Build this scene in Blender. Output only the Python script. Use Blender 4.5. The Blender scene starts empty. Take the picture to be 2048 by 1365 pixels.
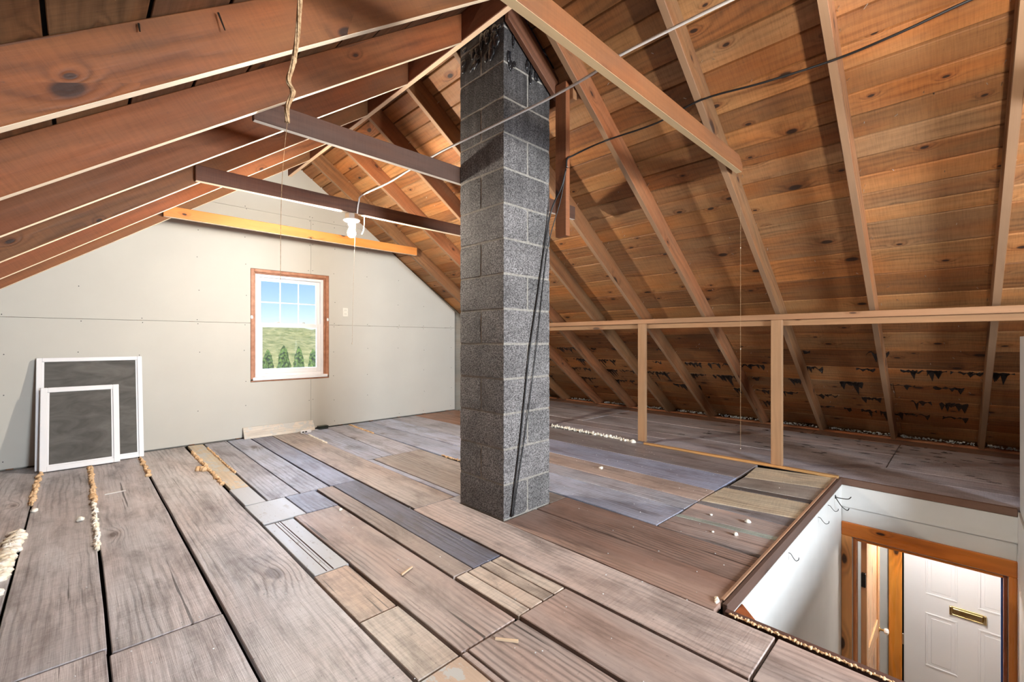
import bpy, math, random
from mathutils import Vector, Matrix, noise
random.seed(7)
scene = bpy.context.scene
COL = scene.collection

# ------------------------------------------------------------------ camera, world, light, exposure
cam = bpy.data.cameras.new('camera'); co = bpy.data.objects.new('camera', cam); COL.objects.link(co)
cam.sensor_width = 36.0; cam.lens = 888.0/2048.0*36.0; cam.clip_start = 0.02; cam.clip_end = 500
YAW = math.atan2(872.0, 888.0)
co.location = (0, 0, 1.033); co.rotation_euler = (math.pi/2, 0, -YAW)
scene.camera = co
scene.view_settings.view_transform = 'Standard'; scene.view_settings.look = 'None'
scene.view_settings.gamma = 1.0; scene.view_settings.use_curve_mapping = False
scene.view_settings.exposure = 0.68

world = bpy.data.worlds.new('sky'); scene.world = world; world.use_nodes = True
wn = world.node_tree.nodes; wl = world.node_tree.links
bg = wn['Background']
sky = wn.new('ShaderNodeTexSky'); sky.sky_type = 'NISHITA'; sky.sun_disc = False
sky.sun_elevation = math.radians(42); sky.sun_rotation = math.radians(200); sky.air_density = 1.0; sky.dust_density = 0.0; sky.ozone_density = 5.0
wl.new(sky.outputs[0], bg.inputs[0]); bg.inputs[1].default_value = 0.075

def area_light(name, loc, rot, sx, sy, power, col):
    l = bpy.data.lights.new(name, 'AREA'); l.shape = 'RECTANGLE'; l.size = sx; l.size_y = sy
    l.energy = power; l.color = col
    o = bpy.data.objects.new(name, l); COL.objects.link(o); o.location = loc; o.rotation_euler = rot
    return o
# sunlit daylight at the window of the gable behind the camera and at the window in view
area_light('daylight_rear_window', (1.75, -3.42, 1.2), (math.radians(90), 0, 0), 1.5, 1.4, 520, (0.84, 0.92, 1.0))
area_light('daylight_front_window', (1.75, 5.62, 1.25), (math.radians(-90), 0, 0), 0.8, 1.1, 18, (0.62, 0.76, 1.0))
sun = bpy.data.lights.new('sun', 'SUN'); sun.energy = 3.2; sun.angle = 0.01; sun.color = (1, .95, .88)
so = bpy.data.objects.new('sun', sun); COL.objects.link(so); so.rotation_euler = (math.radians(48), 0, math.radians(-20))
BULB_POWER = 2300.0

# ------------------------------------------------------------------ helpers
def tag(o, label=None, cat=None, group=None, kind=None):
    if label: o['label'] = label
    if cat: o['category'] = cat
    if group: o['group'] = group
    if kind: o['kind'] = kind
    return o
def empty(name, loc=(0, 0, 0), parent=None):
    o = bpy.data.objects.new(name, None); COL.objects.link(o); o.location = loc; o.empty_display_size = 0.1
    if parent: setpar(o, parent)
    return o
def setpar(o, p):
    bpy.context.view_layer.update()
    o.parent = p; o.matrix_parent_inverse = mworld(p).inverted()
MW = {}
def mworld(o): return MW.get(o.name, Matrix.Translation(o.location))
def frame(org, x, up=(0, 0, 1)):
    x = Vector(x).normalized(); up = Vector(up)
    y = up.cross(x)
    if y.length < 1e-5: y = Vector((0, 1, 0)).cross(x)
    y.normalize(); z = x.cross(y)
    m = Matrix((x, y, z)).transposed().to_4x4(); m.translation = Vector(org)
    return m
def mesh(name, verts, faces, mat, parent=None, M=None, tint=None, smooth=False, bevel=0, mats=None, fmat=None):
    M = M or Matrix.Identity(4); Mi = M.inverted()
    me = bpy.data.meshes.new(name); me.from_pydata([Mi @ Vector(v) for v in verts], [], faces)
    if smooth: me.polygons.foreach_set('use_smooth', [True]*len(me.polygons))
    me.materials.append(mat)
    if mats:
        for m in mats: me.materials.append(m)
        if fmat:
            for i, k in fmat.items(): me.polygons[i].material_index = k
    me.update()
    o = bpy.data.objects.new(name, me); COL.objects.link(o); o.matrix_world = M; MW[o.name] = M.copy()
    if parent:
        o.parent = parent; o.matrix_parent_inverse = mworld(parent).inverted()
    if tint: o.color = (tint[0], tint[1], tint[2], 1)
    if bevel:
        b = o.modifiers.new('bevel', 'BEVEL'); b.width = bevel; b.segments = 1; b.limit_method = 'ANGLE'; b.angle_limit = 0.6
    return o
def srgb(r, g, b):
    f = lambda c: (c/255/12.92) if c/255 <= .04045 else ((c/255+.055)/1.055)**2.4
    return (f(r), f(g), f(b))
def boxv(x0, x1, y0, y1, z0, z1):
    v = [(x0,y0,z0),(x1,y0,z0),(x1,y1,z0),(x0,y1,z0),(x0,y0,z1),(x1,y0,z1),(x1,y1,z1),(x0,y1,z1)]
    f = [(0,3,2,1),(4,5,6,7),(0,1,5,4),(1,2,6,5),(2,3,7,6),(3,0,4,7)]
    return v, f
def merge(lst):
    V, Fc = [], []
    for v, f in lst:
        n = len(V); V += list(v); Fc += [tuple(i+n for i in q) for q in f]
    return V, Fc
def box(name, x0, x1, y0, y1, z0, z1, mat, parent=None, axis='x', **kw):
    v, f = boxv(x0, x1, y0, y1, z0, z1)
    c = ((x0+x1)/2, (y0+y1)/2, (z0+z1)/2)
    d = {'x': (1,0,0), 'y': (0,1,0), 'z': (0,0,1)}[axis]
    return mesh(name, v, f, mat, parent, frame(c, d), **kw)
def prism(lower, upper):
    n = len(lower); v = list(lower)+list(upper)
    f = [tuple(range(n))[::-1], tuple(range(n, 2*n))]
    for i in range(n): f.append((i, (i+1) % n, n+(i+1) % n, n+i))
    return v, f
def catmull(P, n=6):
    P = [Vector(p) for p in P]; Q = [P[0]*2-P[1]]+P+[P[-1]*2-P[-2]]; out = []
    for i in range(1, len(Q)-2):
        a, b, c, d = Q[i-1], Q[i], Q[i+1], Q[i+2]
        for k in range(n):
            t = k/n
            out.append(0.5*((2*b)+(c-a)*t+(2*a-5*b+4*c-d)*t*t+(3*b-a-3*c+d)*t**3))
    out.append(P[-1]); return out
def tubev(P, r, sides=7, closed=True):
    P = [Vector(p) for p in P]; V, Fc = [], []; n = len(P)
    rs = r if isinstance(r, (list, tuple)) else [r]*n
    t0 = (P[1]-P[0]).normalized(); ref = Vector((0,0,1)) if abs(t0.z) < .9 else Vector((1,0,0))
    u = t0.cross(ref).normalized()
    for i, p in enumerate(P):
        t = (P[min(i+1, n-1)]-P[max(i-1, 0)]).normalized()
        u = (u - t*u.dot(t)).normalized(); w = t.cross(u)
        for k in range(sides):
            a = 2*math.pi*k/sides; V.append(p+(u*math.cos(a)+w*math.sin(a))*rs[i])
    for i in range(n-1):
        for k in range(sides):
            a = i*sides+k; b = i*sides+(k+1) % sides; Fc.append((a, b, b+sides, a+sides))
    Fc.append(tuple(range(sides))[::-1]); Fc.append(tuple(range((n-1)*sides, n*sides)))
    return V, Fc
def tube(name, P, r, mat, parent=None, smoothn=6, sides=7, **kw):
    if smoothn: 
        Q = catmull(P, smoothn)
    else: Q = P
    if isinstance(r, (list, tuple)) and smoothn:
        m = len(r); r = [r[min(int(i/len(Q)*m), m-1)] for i in range(len(Q))]
    v, f = tubev(Q, r, sides); return mesh(name, v, f, mat, parent, Matrix.Translation(Vector(P[0])), smooth=True, **kw)
def lathe(prof, c, sides=20, axis='z'):
    V, Fc = [], []; n = len(prof)
    for (r, h) in prof:
        for k in range(sides):
            a = 2*math.pi*k/sides; x, y = r*math.cos(a), r*math.sin(a)
            p = {'z': (x, y, h), 'y': (x, h, y), 'x': (h, x, y)}[axis]
            V.append((c[0]+p[0], c[1]+p[1], c[2]+p[2]))
    for i in range(n-1):
        for k in range(sides):
            a = i*sides+k; b = i*sides+(k+1) % sides; Fc.append((a, b, b+sides, a+sides))
    Fc.append(tuple(range(sides))[::-1]); Fc.append(tuple(range((n-1)*sides, n*sides)))
    return V, Fc
# icosphere (subdivided once) for lumps
def _ico():
    t = (1+5**.5)/2
    v = [Vector(p).normalized() for p in [(-1,t,0),(1,t,0),(-1,-t,0),(1,-t,0),(0,-1,t),(0,1,t),(0,-1,-t),(0,1,-t),(t,0,-1),(t,0,1),(-t,0,-1),(-t,0,1)]]
    f = [(0,11,5),(0,5,1),(0,1,7),(0,7,10),(0,10,11),(1,5,9),(5,11,4),(11,10,2),(10,7,6),(7,1,8),(3,9,4),(3,4,2),(3,2,6),(3,6,8),(3,8,9),(4,9,5),(2,4,11),(6,2,10),(8,6,7),(9,8,1)]
    def sub(v, f):
        v = list(v); cache = {}; out = []
        def mid(a, b):
            k = (min(a, b), max(a, b))
            if k not in cache: cache[k] = len(v); v.append(((v[a]+v[b])/2).normalized())
            return cache[k]
        for a, b, c in f:
            ab, bc, ca = mid(a, b), mid(b, c), mid(c, a); out += [(a,ab,ca),(b,bc,ab),(c,ca,bc),(ab,bc,ca)]
        return v, out
    a = (v, f); b = sub(v, f); c = sub(*b); d = sub(*c)
    return a, b, c, d
ICO = _ico()
def lump(c, r, lvl=1, amp=.25, seed=0, sc=1.5):
    v, f = ICO[lvl]; R = Vector(r) if not isinstance(r, (int, float)) else Vector((r, r, r))
    out = []
    for p in v:
        k = 1+amp*noise.noise(p*sc+Vector((seed*3.1, seed*1.7, seed)))
        out.append((c[0]+p.x*R.x*k, c[1]+p.y*R.y*k, c[2]+p.z*R.z*k))
    return out, f

# ------------------------------------------------------------------ materials
class NT:
    def __init__(s, name):
        s.m = bpy.data.materials.new(name); s.m.use_nodes = True; s.n = s.m.node_tree.nodes; s.l = s.m.node_tree.links
        s.b = s.n['Principled BSDF']; s.out = s.n['Material Output']
    def new(s, t, **kw):
        n = s.n.new(t)
        for k, v in kw.items(): setattr(n, k, v)
        return n
    def link(s, a, b): s.l.new(a, b)
    def put(s, sock, v):
        if hasattr(v, 'is_output'): s.l.new(v, sock)
        else: sock.default_value = v
    def math(s, op, a, b=None, clamp=False):
        n = s.new('ShaderNodeMath', operation=op); n.use_clamp = clamp; s.put(n.inputs[0], a)
        if b is not None: s.put(n.inputs[1], b)
        return n.outputs[0]
    def vmath(s, op, a, b=None, scale=None):
        n = s.new('ShaderNodeVectorMath', operation=op); s.put(n.inputs[0], a)
        if b is not None: s.put(n.inputs[1], b)
        if scale is not None: s.put(n.inputs['Scale'], scale)
        return n.outputs[0]
    def noise(s, vec, scale, detail=3, rough=.5, dist=0):
        n = s.new('ShaderNodeTexNoise'); s.link(vec, n.inputs['Vector']); n.inputs['Scale'].default_value = scale
        n.inputs['Detail'].default_value = detail; n.inputs['Roughness'].default_value = rough; n.inputs['Distortion'].default_value = dist
        return n.outputs[0]
    def mapr(s, v, a, b, c=0., d=1., smooth=False):
        n = s.new('ShaderNodeMapRange'); n.clamp = True
        if smooth: n.interpolation_type = 'SMOOTHSTEP'
        s.put(n.inputs[0], v)
        for i, x in enumerate((a, b, c, d)): n.inputs[i+1].default_value = x
        return n.outputs[0]
    def mix(s, fac, a, b, mode='MIX'):
        n = s.new('ShaderNodeMix', data_type='RGBA', blend_type=mode); s.put(n.inputs[0], fac)
        for i, v in ((6, a), (7, b)):
            if isinstance(v, tuple): v = (v[0], v[1], v[2], 1)
            s.put(n.inputs[i], v)
        return n.outputs[2]
    def bump(s, h, strength, dist=.01):
        n = s.new('ShaderNodeBump'); n.inputs['Strength'].default_value = strength; n.inputs['Distance'].default_value = dist
        s.link(h, n.inputs['Height']); s.link(n.outputs[0], s.b.inputs['Normal'])
    def fin(s, col, rough=.6, spec=.5, metal=0):
        s.put(s.b.inputs['Base Color'], col if not isinstance(col, tuple) else (col[0], col[1], col[2], 1))
        s.put(s.b.inputs['Roughness'], rough); s.b.inputs['Specular IOR Level'].default_value = spec; s.b.inputs['Metallic'].default_value = metal
        return s.m
def plain(name, col, rough=.6, spec=.5, metal=0):
    return NT(name).fin(col, rough, spec, metal)
def wood(name, freq=30, c1=.2, c2=.3, c3=.35, knots=1., kd=.5, rough=.65, bump=.25, warm=(1.2,.85,.6), tone=.5, dirt=0., spec=.35, kx=1.6, ky=4.2, saw=.0, crack=0., sharp=1., painted=None):
    t = NT(name); tc = t.new('ShaderNodeTexCoord').outputs['Object']; oi = t.new('ShaderNodeObjectInfo')
    rnd = oi.outputs['Random']
    cx = t.new('ShaderNodeCombineXYZ'); t.link(t.math('MULTIPLY', rnd, 61.), cx.inputs[0]); t.link(t.math('MULTIPLY', rnd, 17.3), cx.inputs[1]); t.link(t.math('MULTIPLY', rnd, 7.7), cx.inputs[2])
    p = t.vmath('ADD', tc, cx.outputs[0])
    sep = t.new('ShaderNodeSeparateXYZ'); t.link(p, sep.inputs[0])
    yz = t.math('ADD', sep.outputs[1], t.math('MULTIPLY', sep.outputs[2], .8))
    n1 = t.noise(t.vmath('MULTIPLY', p, (1.0, 5., 5.)), 1., 4, .55)
    vo = t.new('ShaderNodeTexVoronoi', voronoi_dimensions='2D'); vo.inputs['Scale'].default_value = 1.
    kc = t.new('ShaderNodeCombineXYZ'); t.link(t.math('ADD', t.math('MULTIPLY', sep.outputs[0], kx), t.math('MULTIPLY', n1, .25)), kc.inputs[0]); t.link(t.math('MULTIPLY', yz, ky), kc.inputs[1]); t.link(kc.outputs[0], vo.inputs['Vector'])
    sc = t.new('ShaderNodeSeparateXYZ'); t.link(vo.outputs['Color'], sc.inputs[0])
    act = t.math('GREATER_THAN', sc.outputs[0], 1.-kd)
    siz = t.mapr(sc.outputs[1], 0., 1., 2.6, .8)
    d = t.math('ADD', t.math('MULTIPLY', vo.outputs['Distance'], siz), t.math('SUBTRACT', 1., act))
    ring = t.math('POWER', t.mapr(d, 0., .55, 1., 0.), 2.)
    w = t.math('ADD', t.math('ADD', t.math('MULTIPLY', yz, freq*6.28), t.math('MULTIPLY', n1, 26.)), t.math('MULTIPLY', ring, 16.))
    g1 = t.math('MULTIPLY_ADD', t.math('SINE', w), .5); t.n[-1].inputs[2].default_value = .5
    if sharp != 1.: g1 = t.math('POWER', g1, sharp)
    amp = t.mapr(t.noise(t.vmath('MULTIPLY', p, (1.5, 4., 4.)), 1., 2, .5), .38, .66)
    g1 = t.math('MULTIPLY', g1, t.math('MAXIMUM', amp, t.mapr(ring, .0, .3)))
    g2 = t.noise(t.vmath('MULTIPLY', p, (5., 190., 190.)), 1., 3, .7)
    g3 = t.noise(t.vmath('MULTIPLY', p, (1.3, 26., 26.)), 1., 5, .65)
    med = t.noise(t.vmath('MULTIPLY', p, (1.3, 5., 5.)), 1., 3, .55)
    big = t.noise(t.vmath('MULTIPLY', p, (.9, 2.4, 2.4)), 1., 4, .6)
    val = t.math('SUBTRACT', 1.+(c2+c3)*.5+c1*.2, t.math('MULTIPLY', g1, c1))
    val = t.math('SUBTRACT', val, t.math('MULTIPLY', g2, c2))
    val = t.math('SUBTRACT', val, t.math('MULTIPLY', g3, c3))
    if saw:
        sw = t.noise(t.vmath('MULTIPLY', p, (150., 9., 9.)), 1., 2, .6); val = t.math('SUBTRACT', val, t.math('MULTIPLY', t.mapr(sw, .4, .7), saw))
    val = t.math('MULTIPLY', val, t.mapr(big, .3, .7, .82, 1.14))
    val = t.math('MULTIPLY', val, t.mapr(rnd, 0., 1., .88, 1.12))
    base = t.mix(t.math('MULTIPLY', t.mapr(med, .4, .68), tone), oi.outputs['Color'], t.mix(1., oi.outputs['Color'], warm, 'MULTIPLY'))
    col = t.vmath('SCALE', base, scale=val)
    if knots:
        halo = t.math('MULTIPLY', t.mapr(d, .26, .07), .55*knots); col = t.mix(halo, col, t.vmath('SCALE', t.mix(1., oi.outputs['Color'], (.95,.55,.32), 'MULTIPLY'), scale=.6))
        km = t.math('MULTIPLY', t.mapr(d, .11, .07), .92*knots); col = t.mix(km, col, (.020,.011,.008))
    if crack:
        ck = t.noise(t.vmath('MULTIPLY', p, (.8, 34., 34.)), 1., 3, .55); col = t.mix(t.math('MULTIPLY', t.mapr(ck, .315, .29), crack), col, (.035,.025,.022))
    if dirt:
        dn = t.noise(t.vmath('MULTIPLY', p, (2.2, 6., 6.)), 1.2, 7, .7, .3)
        col = t.mix(t.math('MULTIPLY', t.mapr(dn, .47, .72), dirt), col, (.075,.050,.040))
        sp = t.noise(p, 75., 3, .6); col = t.mix(t.math('MULTIPLY', t.mapr(sp, .67, .72), .45*dirt+.15), col, (.05,.035,.03))
    if painted:
        pn = t.noise(t.vmath('MULTIPLY', p, (6., 9., 9.)), 1.6, 7, .65, .2)
        cr = t.noise(t.vmath('MULTIPLY', p, (30., 60., 60.)), 1., 3, .6)
        pm = t.math('MULTIPLY', t.mapr(pn, painted[0], painted[0]+.03), t.mapr(cr, .30, .34))
        col = t.mix(pm, col, painted[1])
    t.bump(val, bump, .004)
    return t.fin(col, t.mapr(g3, .3, .7, rough-.1, min(1, rough+.1)), spec)
M_deck = wood('deck_wood', 24, .34, .32, .55, 1., .5, .62, .35, (1.2,.84,.55), .8, .30, kx=2.8, ky=5.6, saw=.18, crack=.5, sharp=2.)
M_rafter = wood('rafter_wood', 20, .32, .34, .5, .9, .30, .62, .35, (1.2,.82,.56), .7, .22, kx=2.4, ky=6., saw=.12, crack=.5, sharp=2.)
M_edge = wood('rafter_edge_wood', 30, .05, .14, .16, .5, .10, .7, .2, (1.04,.96,.86), .5, 0)
M_pine = wood('pine_wood', 24, .22, .18, .22, 1., .7, .5, .2, (1.2,.85,.6), .5, 0, kx=2.6, ky=7.)
M_knee = wood('knee_wall_wood', 34, .12, .2, .26, .8, .3, .65, .2, (1.12,.9,.75), .5, .05, kx=2., ky=9.)
M_floor = wood('floor_wood', 34, .36, .55, .62, .6, .08, .44, .6, (1.02,.92,.87), .8, .72, spec=.5, kx=1.4, ky=3., saw=.16, crack=.85, sharp=3.)
M_floor_b = wood('floor_wood_brown', 40, .50, .48, .5, .85, .22, .48, .5, (1.06,.87,.78), .7, .6, spec=.45, kx=1.6, ky=3.4, crack=.8, sharp=2.5)
M_paintw = wood('painted_board', 34, .1, .25, .3, .4, .1, .42, .3, (1.1,.9,.8), .4, .2, spec=.5, painted=(.36, (.46,.475,.50)))
M_paintpart = wood('part_painted_board', 34, .1, .3, .3, .4, .1, .5, .3, (1.1,.9,.8), .4, .2, painted=(.52, (.50,.50,.48)))
M_casing = wood('varnished_pine', 22, .30, .1, .22, 1., .65, .3, .08, (1.22,.82,.55), .6, 0, spec=.5, kx=1.6, ky=5.)
M_joist = wood('joist_wood', 30, .1, .2, .3, .5, .2, .75, .2, (1.1,.85,.7), .5, .3)
def m_block():
    t = NT('concrete_block'); tc = t.new('ShaderNodeTexCoord').outputs['Object']; oi = t.new('ShaderNodeObjectInfo'); geo = t.new('ShaderNodeNewGeometry').outputs['Position']
    a = t.noise(geo, 130., 3, .7); b = t.noise(geo, 330., 2, .6); v = t.new('ShaderNodeTexVoronoi'); v.inputs['Scale'].default_value = 150.; t.link(geo, v.inputs['Vector'])
    sp = t.math('ADD', t.math('MULTIPLY', a, .6), t.math('MULTIPLY', b, .4))
    col = t.mix(t.mapr(sp, .42, .60), (.045,.042,.042), (.33,.32,.315))
    col = t.mix(1., col, oi.outputs['Color'], 'MULTIPLY')
    big = t.noise(geo, 5., 4, .6); col = t.vmath('SCALE', col, scale=t.mapr(big, .3, .7, .72, 1.2))
    sepg = t.new('ShaderNodeSeparateXYZ'); t.link(geo, sepg.inputs[0])
    dr = t.noise(t.vmath('MULTIPLY', geo, (16., 16., 1.6)), 1., 4, .6)
    soot = t.mapr(t.math('ADD', sepg.outputs[2], t.math('MULTIPLY', dr, 1.5)), 2.55, 3.45, 0., .78)
    col = t.mix(soot, col, (.018,.016,.016))
    h = t.math('ADD', sp, t.math('MULTIPLY', v.outputs['Distance'], .5)); t.bump(h, .9, .006)
    return t.fin(col, .85, .3)
M_block = m_block()
def m_noise(name, c1, c2, scale, rough=.8, detail=4, bump=0, spec=.4, lo=.35, hi=.65):
    t = NT(name); tc = t.new('ShaderNodeTexCoord').outputs['Object']; n = t.noise(tc, scale, detail, .6)
    if bump: t.bump(n, bump, .004)
    return t.fin(t.mix(t.mapr(n, lo, hi), c1, c2), rough, spec)
M_mortar = m_noise('mortar', (.20,.185,.165), (.32,.30,.265), 60, .9, bump=.4)
M_drywall = m_noise('drywall', (.505,.492,.450), (.53,.517,.472), 2, .85, bump=.03)
M_white = m_noise('white_wall_paint', (.60,.60,.58), (.64,.64,.62), 4, .55, bump=.05)
M_vinyl = plain('white_vinyl', (.80,.80,.82), .35)
M_alum = plain('white_painted_aluminium', (.78,.78,.80), .35)
M_tar = m_noise('tar', (.004,.004,.005), (.02,.02,.022), 90, .25, bump=.8, spec=.7)
M_felt = m_noise('roofing_felt', (.01,.01,.01), (.02,.02,.02), 30, .9)
M_foam = m_noise('white_spray_foam', (.82,.78,.66), (.9,.88,.80), 25, .6, bump=.3)
M_foamo = m_noise('aged_spray_foam', (.55,.33,.16), (.80,.58,.36), 25, .65, bump=.3)
M_foamw = m_noise('pale_spray_foam', (.80,.70,.52), (.9,.88,.84), 14, .6, bump=.3)
M_bead = m_noise('insulation_bead', (.30,.30,.28), (.75,.76,.76), 60, .8, lo=.3, hi=.6)
M_black = plain('black_cable', (.012,.011,.011), .5)
M_wcable = plain('white_cable', (.72,.70,.68), .45)
M_string = m_noise('string', (.55,.47,.38), (.75,.66,.55), 200, .9)
M_twine = m_noise('brown_twine', (.20,.11,.05), (.50,.33,.18), 120, .9)
M_steel = plain('galvanised_steel', (.62,.58,.52), .35, metal=1)
M_dark = plain('dark_iron', (.03,.025,.02), .5, metal=.6)
M_porc = plain('white_porcelain', (.85,.84,.80), .25)
M_brass = m_noise('polished_brass', (.58,.42,.16), (.80,.64,.34), 15, .22); M_brass.node_tree.nodes['Principled BSDF'].inputs['Metallic'].default_value = 1
M_gap = plain('dark_void', (.012,.010,.009), 1, .1)
M_screw = plain('screw_head', (.02,.02,.02), .5)
M_green = plain('dark_green_box', (.02,.03,.024), .4)
M_blue = plain('blue_jamb_daylight', (.03,.12,.45), .4)  # blue stands in for daylight reflected on the jamb
M_copper = m_noise('stained_jamb_wood', (.30,.12,.06), (.46,.22,.13), 14, .5)
M_plug = plain('outlet_ivory', (.72,.70,.64), .35)
def m_glass():
    t = NT('window_glass'); tr = t.new('ShaderNodeBsdfTransparent'); gl = t.new('ShaderNodeBsdfGlossy'); gl.inputs['Roughness'].default_value = .02
    fr = t.new('ShaderNodeFresnel'); fr.inputs[0].default_value = 1.45; mx = t.new('ShaderNodeMixShader')
    t.link(fr.outputs[0], mx.inputs[0]); t.link(tr.outputs[0], mx.inputs[1]); t.link(gl.outputs[0], mx.inputs[2]); t.link(mx.outputs[0], t.out.inputs[0])
    return t.m
M_glass = m_glass()
def m_mesh(name, col, fac, moire=0.):
    t = NT(name); tr = t.new('ShaderNodeBsdfTransparent'); df = t.new('ShaderNodeBsdfDiffuse'); mx = t.new('ShaderNodeMixShader')
    tc = t.new('ShaderNodeTexCoord').outputs['Object']
    n = t.noise(t.vmath('MULTIPLY', tc, (3., 7., 7.)), 1.3, 4, .6, 1.)
    c = t.mix(t.mapr(n, .35, .7), col, tuple(min(1, x*(1+moire)) for x in col)); t.link(c, df.inputs[0])
    mx.inputs[0].default_value = fac; t.link(tr.outputs[0], mx.inputs[1]); t.link(df.outputs[0], mx.inputs[2]); t.link(mx.outputs[0], t.out.inputs[0])
    return t.m
M_screen = m_mesh('grey_insect_mesh', (.10,.096,.09), .84, .7)
M_wscreen = m_mesh('fine_window_mesh', (.5,.5,.46), .035)
def m_emit(name, col, s):
    t = NT(name); e = t.new('ShaderNodeEmission'); e.inputs[0].default_value = (*col, 1); e.inputs[1].default_value = s; t.link(e.outputs[0], t.out.inputs[0]); return t.m
M_bulb = m_emit('lit_bulb', (1., .90, .76), BULB_POWER)
M_bulb_dim = m_emit('lit_weaker_bulb', (1., .90, .76), BULB_POWER*.4)
M_hallfill = m_emit('hall_fill_glow', (1., .96, .92), 108)  # glow of the unseen lamp added in the hall
M_arb = m_noise('arborvitae_foliage', (.01,.035,.008), (.20,.33,.07), 5, .8, 8, bump=.8, lo=.4, hi=.62)
M_hill = m_noise('hillside_foliage', (.20,.26,.08), (.58,.55,.26), .9, .9, 8, bump=.5)
M_lawn = m_noise('lawn', (.10,.20,.04), (.25,.35,.09), 1.5, .9, 6)
M_hallfl = m_noise('hall_floor', (.25,.17,.10), (.34,.24,.15), 3, .5)

# ------------------------------------------------------------------ dimensions
L = 5.343; YB = -3.2                                   # gable walls
RXL, RXR, RZ = 1.706, 1.744, 2.895                     # ridge board faces, underside
SR = .672; DV = .177                                   # right pitch, vertical depth of the right rafters
def zr(x): return RZ-SR*(x-RXR)                        # underside of right rafters
def zrd(x): return zr(x)+DV                            # underside of right sheathing
SL = .734; ZL0 = 1.633; DVL = .182
def zl(x): return ZL0+SL*x
def zld(x): return zl(x)+DVL
EAVE_R = 6.34; EAVE_L = -2.42
CH = (1.748, 2.150, 1.848, 2.252)                      # chimney plan
WELL = (1.78, 4.10, -.23, .645)                        # stair opening
ZLOW = -2.45

# ------------------------------------------------------------------ floor
floor = box('floor', EAVE_L-.3, 1.72, YB, L+.1, -.20, -.035, M_gap); tag(floor, 'wide weathered plank floor of the attic', kind='structure')
for nm, a in (('subfloor', (1.72, CH[0]-.01, WELL[3]+.03, L+.1)), ('subfloor', (CH[0]-.01, CH[1]+.01, WELL[3]+.03, CH[2]-.01)), ('subfloor', (CH[0]-.01, CH[1]+.01, CH[3]+.01, L+.1)), ('subfloor', (CH[1]+.01, 4.14, WELL[3]+.03, L+.1)), ('subfloor', (1.72, 4.14, YB, WELL[2]-.05)), ('subfloor', (4.14, 6.6, YB, L+.1))):
    box(nm, a[0], a[1], a[2], a[3], -.20, -.035, M_gap, floor)
G1 = srgb(185,181,184); G2 = srgb(175,171,174); G3 = srgb(175,177,188); LAV = srgb(146,153,176); LAVL = srgb(175,183,203); SLATE = srgb(103,106,122); BR = srgb(167,153,147); BRN = srgb(152,129,118); TAN = srgb(202,189,176); WHT = srgb(173,169,166); CREAM = srgb(200,187,164); GREY = srgb(146,139,132); DKG = srgb(86,84,85); GREENW = srgb(185,195,184); RUST = srgb(146,111,89)
def plank(q, tint, mat=None, z=0., th=.024, wob=.003, name='plank', parent=None, seed=None):
    """q = four plan corners (near-left, near-right, far-right, far-left); grain runs near to far"""
    mat = mat or M_floor; a, b, c, d = [Vector((p[0], p[1], 0)) for p in q]
    ln = max((d-a).length, (c-b).length); n = max(2, min(14, int(ln/.28)))
    s = random.random()*100 if seed is None else seed
    V, Fc = [], []; tilt = random.uniform(-.0016, .0016)
    for i in range(n+1):
        t = i/n; l = a.lerp(d, t); r = b.lerp(c, t); w = (r-l)
        wx = w.normalized()
        e = 0 if i in (0, n) else 1
        l = l+wx*(wob*noise.noise(Vector((s, t*ln*2.3, 0)))*1.2); r = r+wx*(wob*noise.noise(Vector((s+9, t*ln*2.3, 0)))*1.2)
        zz = z+.0022*noise.noise(Vector((s, t*ln*1.1, 5)))
        V += [(l.x, l.y, zz-th), (r.x, r.y, zz-th), (r.x, r.y, zz+tilt), (l.x, l.y, zz-tilt)]
    for i in range(n):
        o = i*4
        for k in range(4):
            k2 = (k+1) % 4; Fc.append((o+k, o+4+k, o+4+k2, o+k2))
    Fc.append((0, 1, 2, 3)); Fc.append((n*4+3, n*4+2, n*4+1, n*4))
    cen = (a+b+c+d)/4; m = frame((cen.x, cen.y, z), ((c+d)-(a+b)))
    return mesh(name, V, Fc, mat, parent or floor, m, tint=tint, bevel=.0025)
def R(x0, x1, y0, y1, tint, mat=None, x0f=None, x1f=None, **kw):
    x0f = x0 if x0f is None else x0f; x1f = x1 if x1f is None else x1f
    return plank([(x0, y0), (x1, y0), (x1f, y1), (x0f, y1)], tint, mat, **kw)
YW = L-.004
x = -2.46
while x < -.5:
    w = random.choice((.24, .28, .30)); x2 = min(x+w, -.485)
    if -.485-x2 < .12: x2 = -.485
    R(x, x2-.006, YB+.02, 1.95, G2); R(x, x2-.006, 1.958, YW, G1); x = x2
    if x2 >= -.486: break
R(-.483, -.206, YB+.02, .44, G1); R(-.483, -.206, .447, YW, G1)
R(-.195, .074, 2.02, YW, G1, None, -.198, .078); R(-.195, .070, YB+.02, 2.010, G1)
R(.086, .396, 1.978, YW, G1, None, .090, .394); R(.078, .396, YB+.02, 1.968, srgb(189,185,188))
R(.410, .722, YB+.02, .04, G2); R(.410, .722, .046, YW, srgb(181,177,178), None, .410, .752)
R(.768, .878, 3.566, YW, CREAM, M_paintpart, .782, .905); R(.757, .877, 3.160, 3.560, WHT, M_paintw)
R(.752, .984, 2.764, 3.150, WHT, M_paintw)
B = R(.750, .903, 2.001, 2.738, WHT, M_paintw)
for gx in (.800, .818, .830): R(gx, gx+(.007 if gx != .818 else .004), 2.003, 2.736, srgb(70,50,46), M_joist, z=.0012, th=.006, wob=0, name='groove', parent=B)
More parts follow.
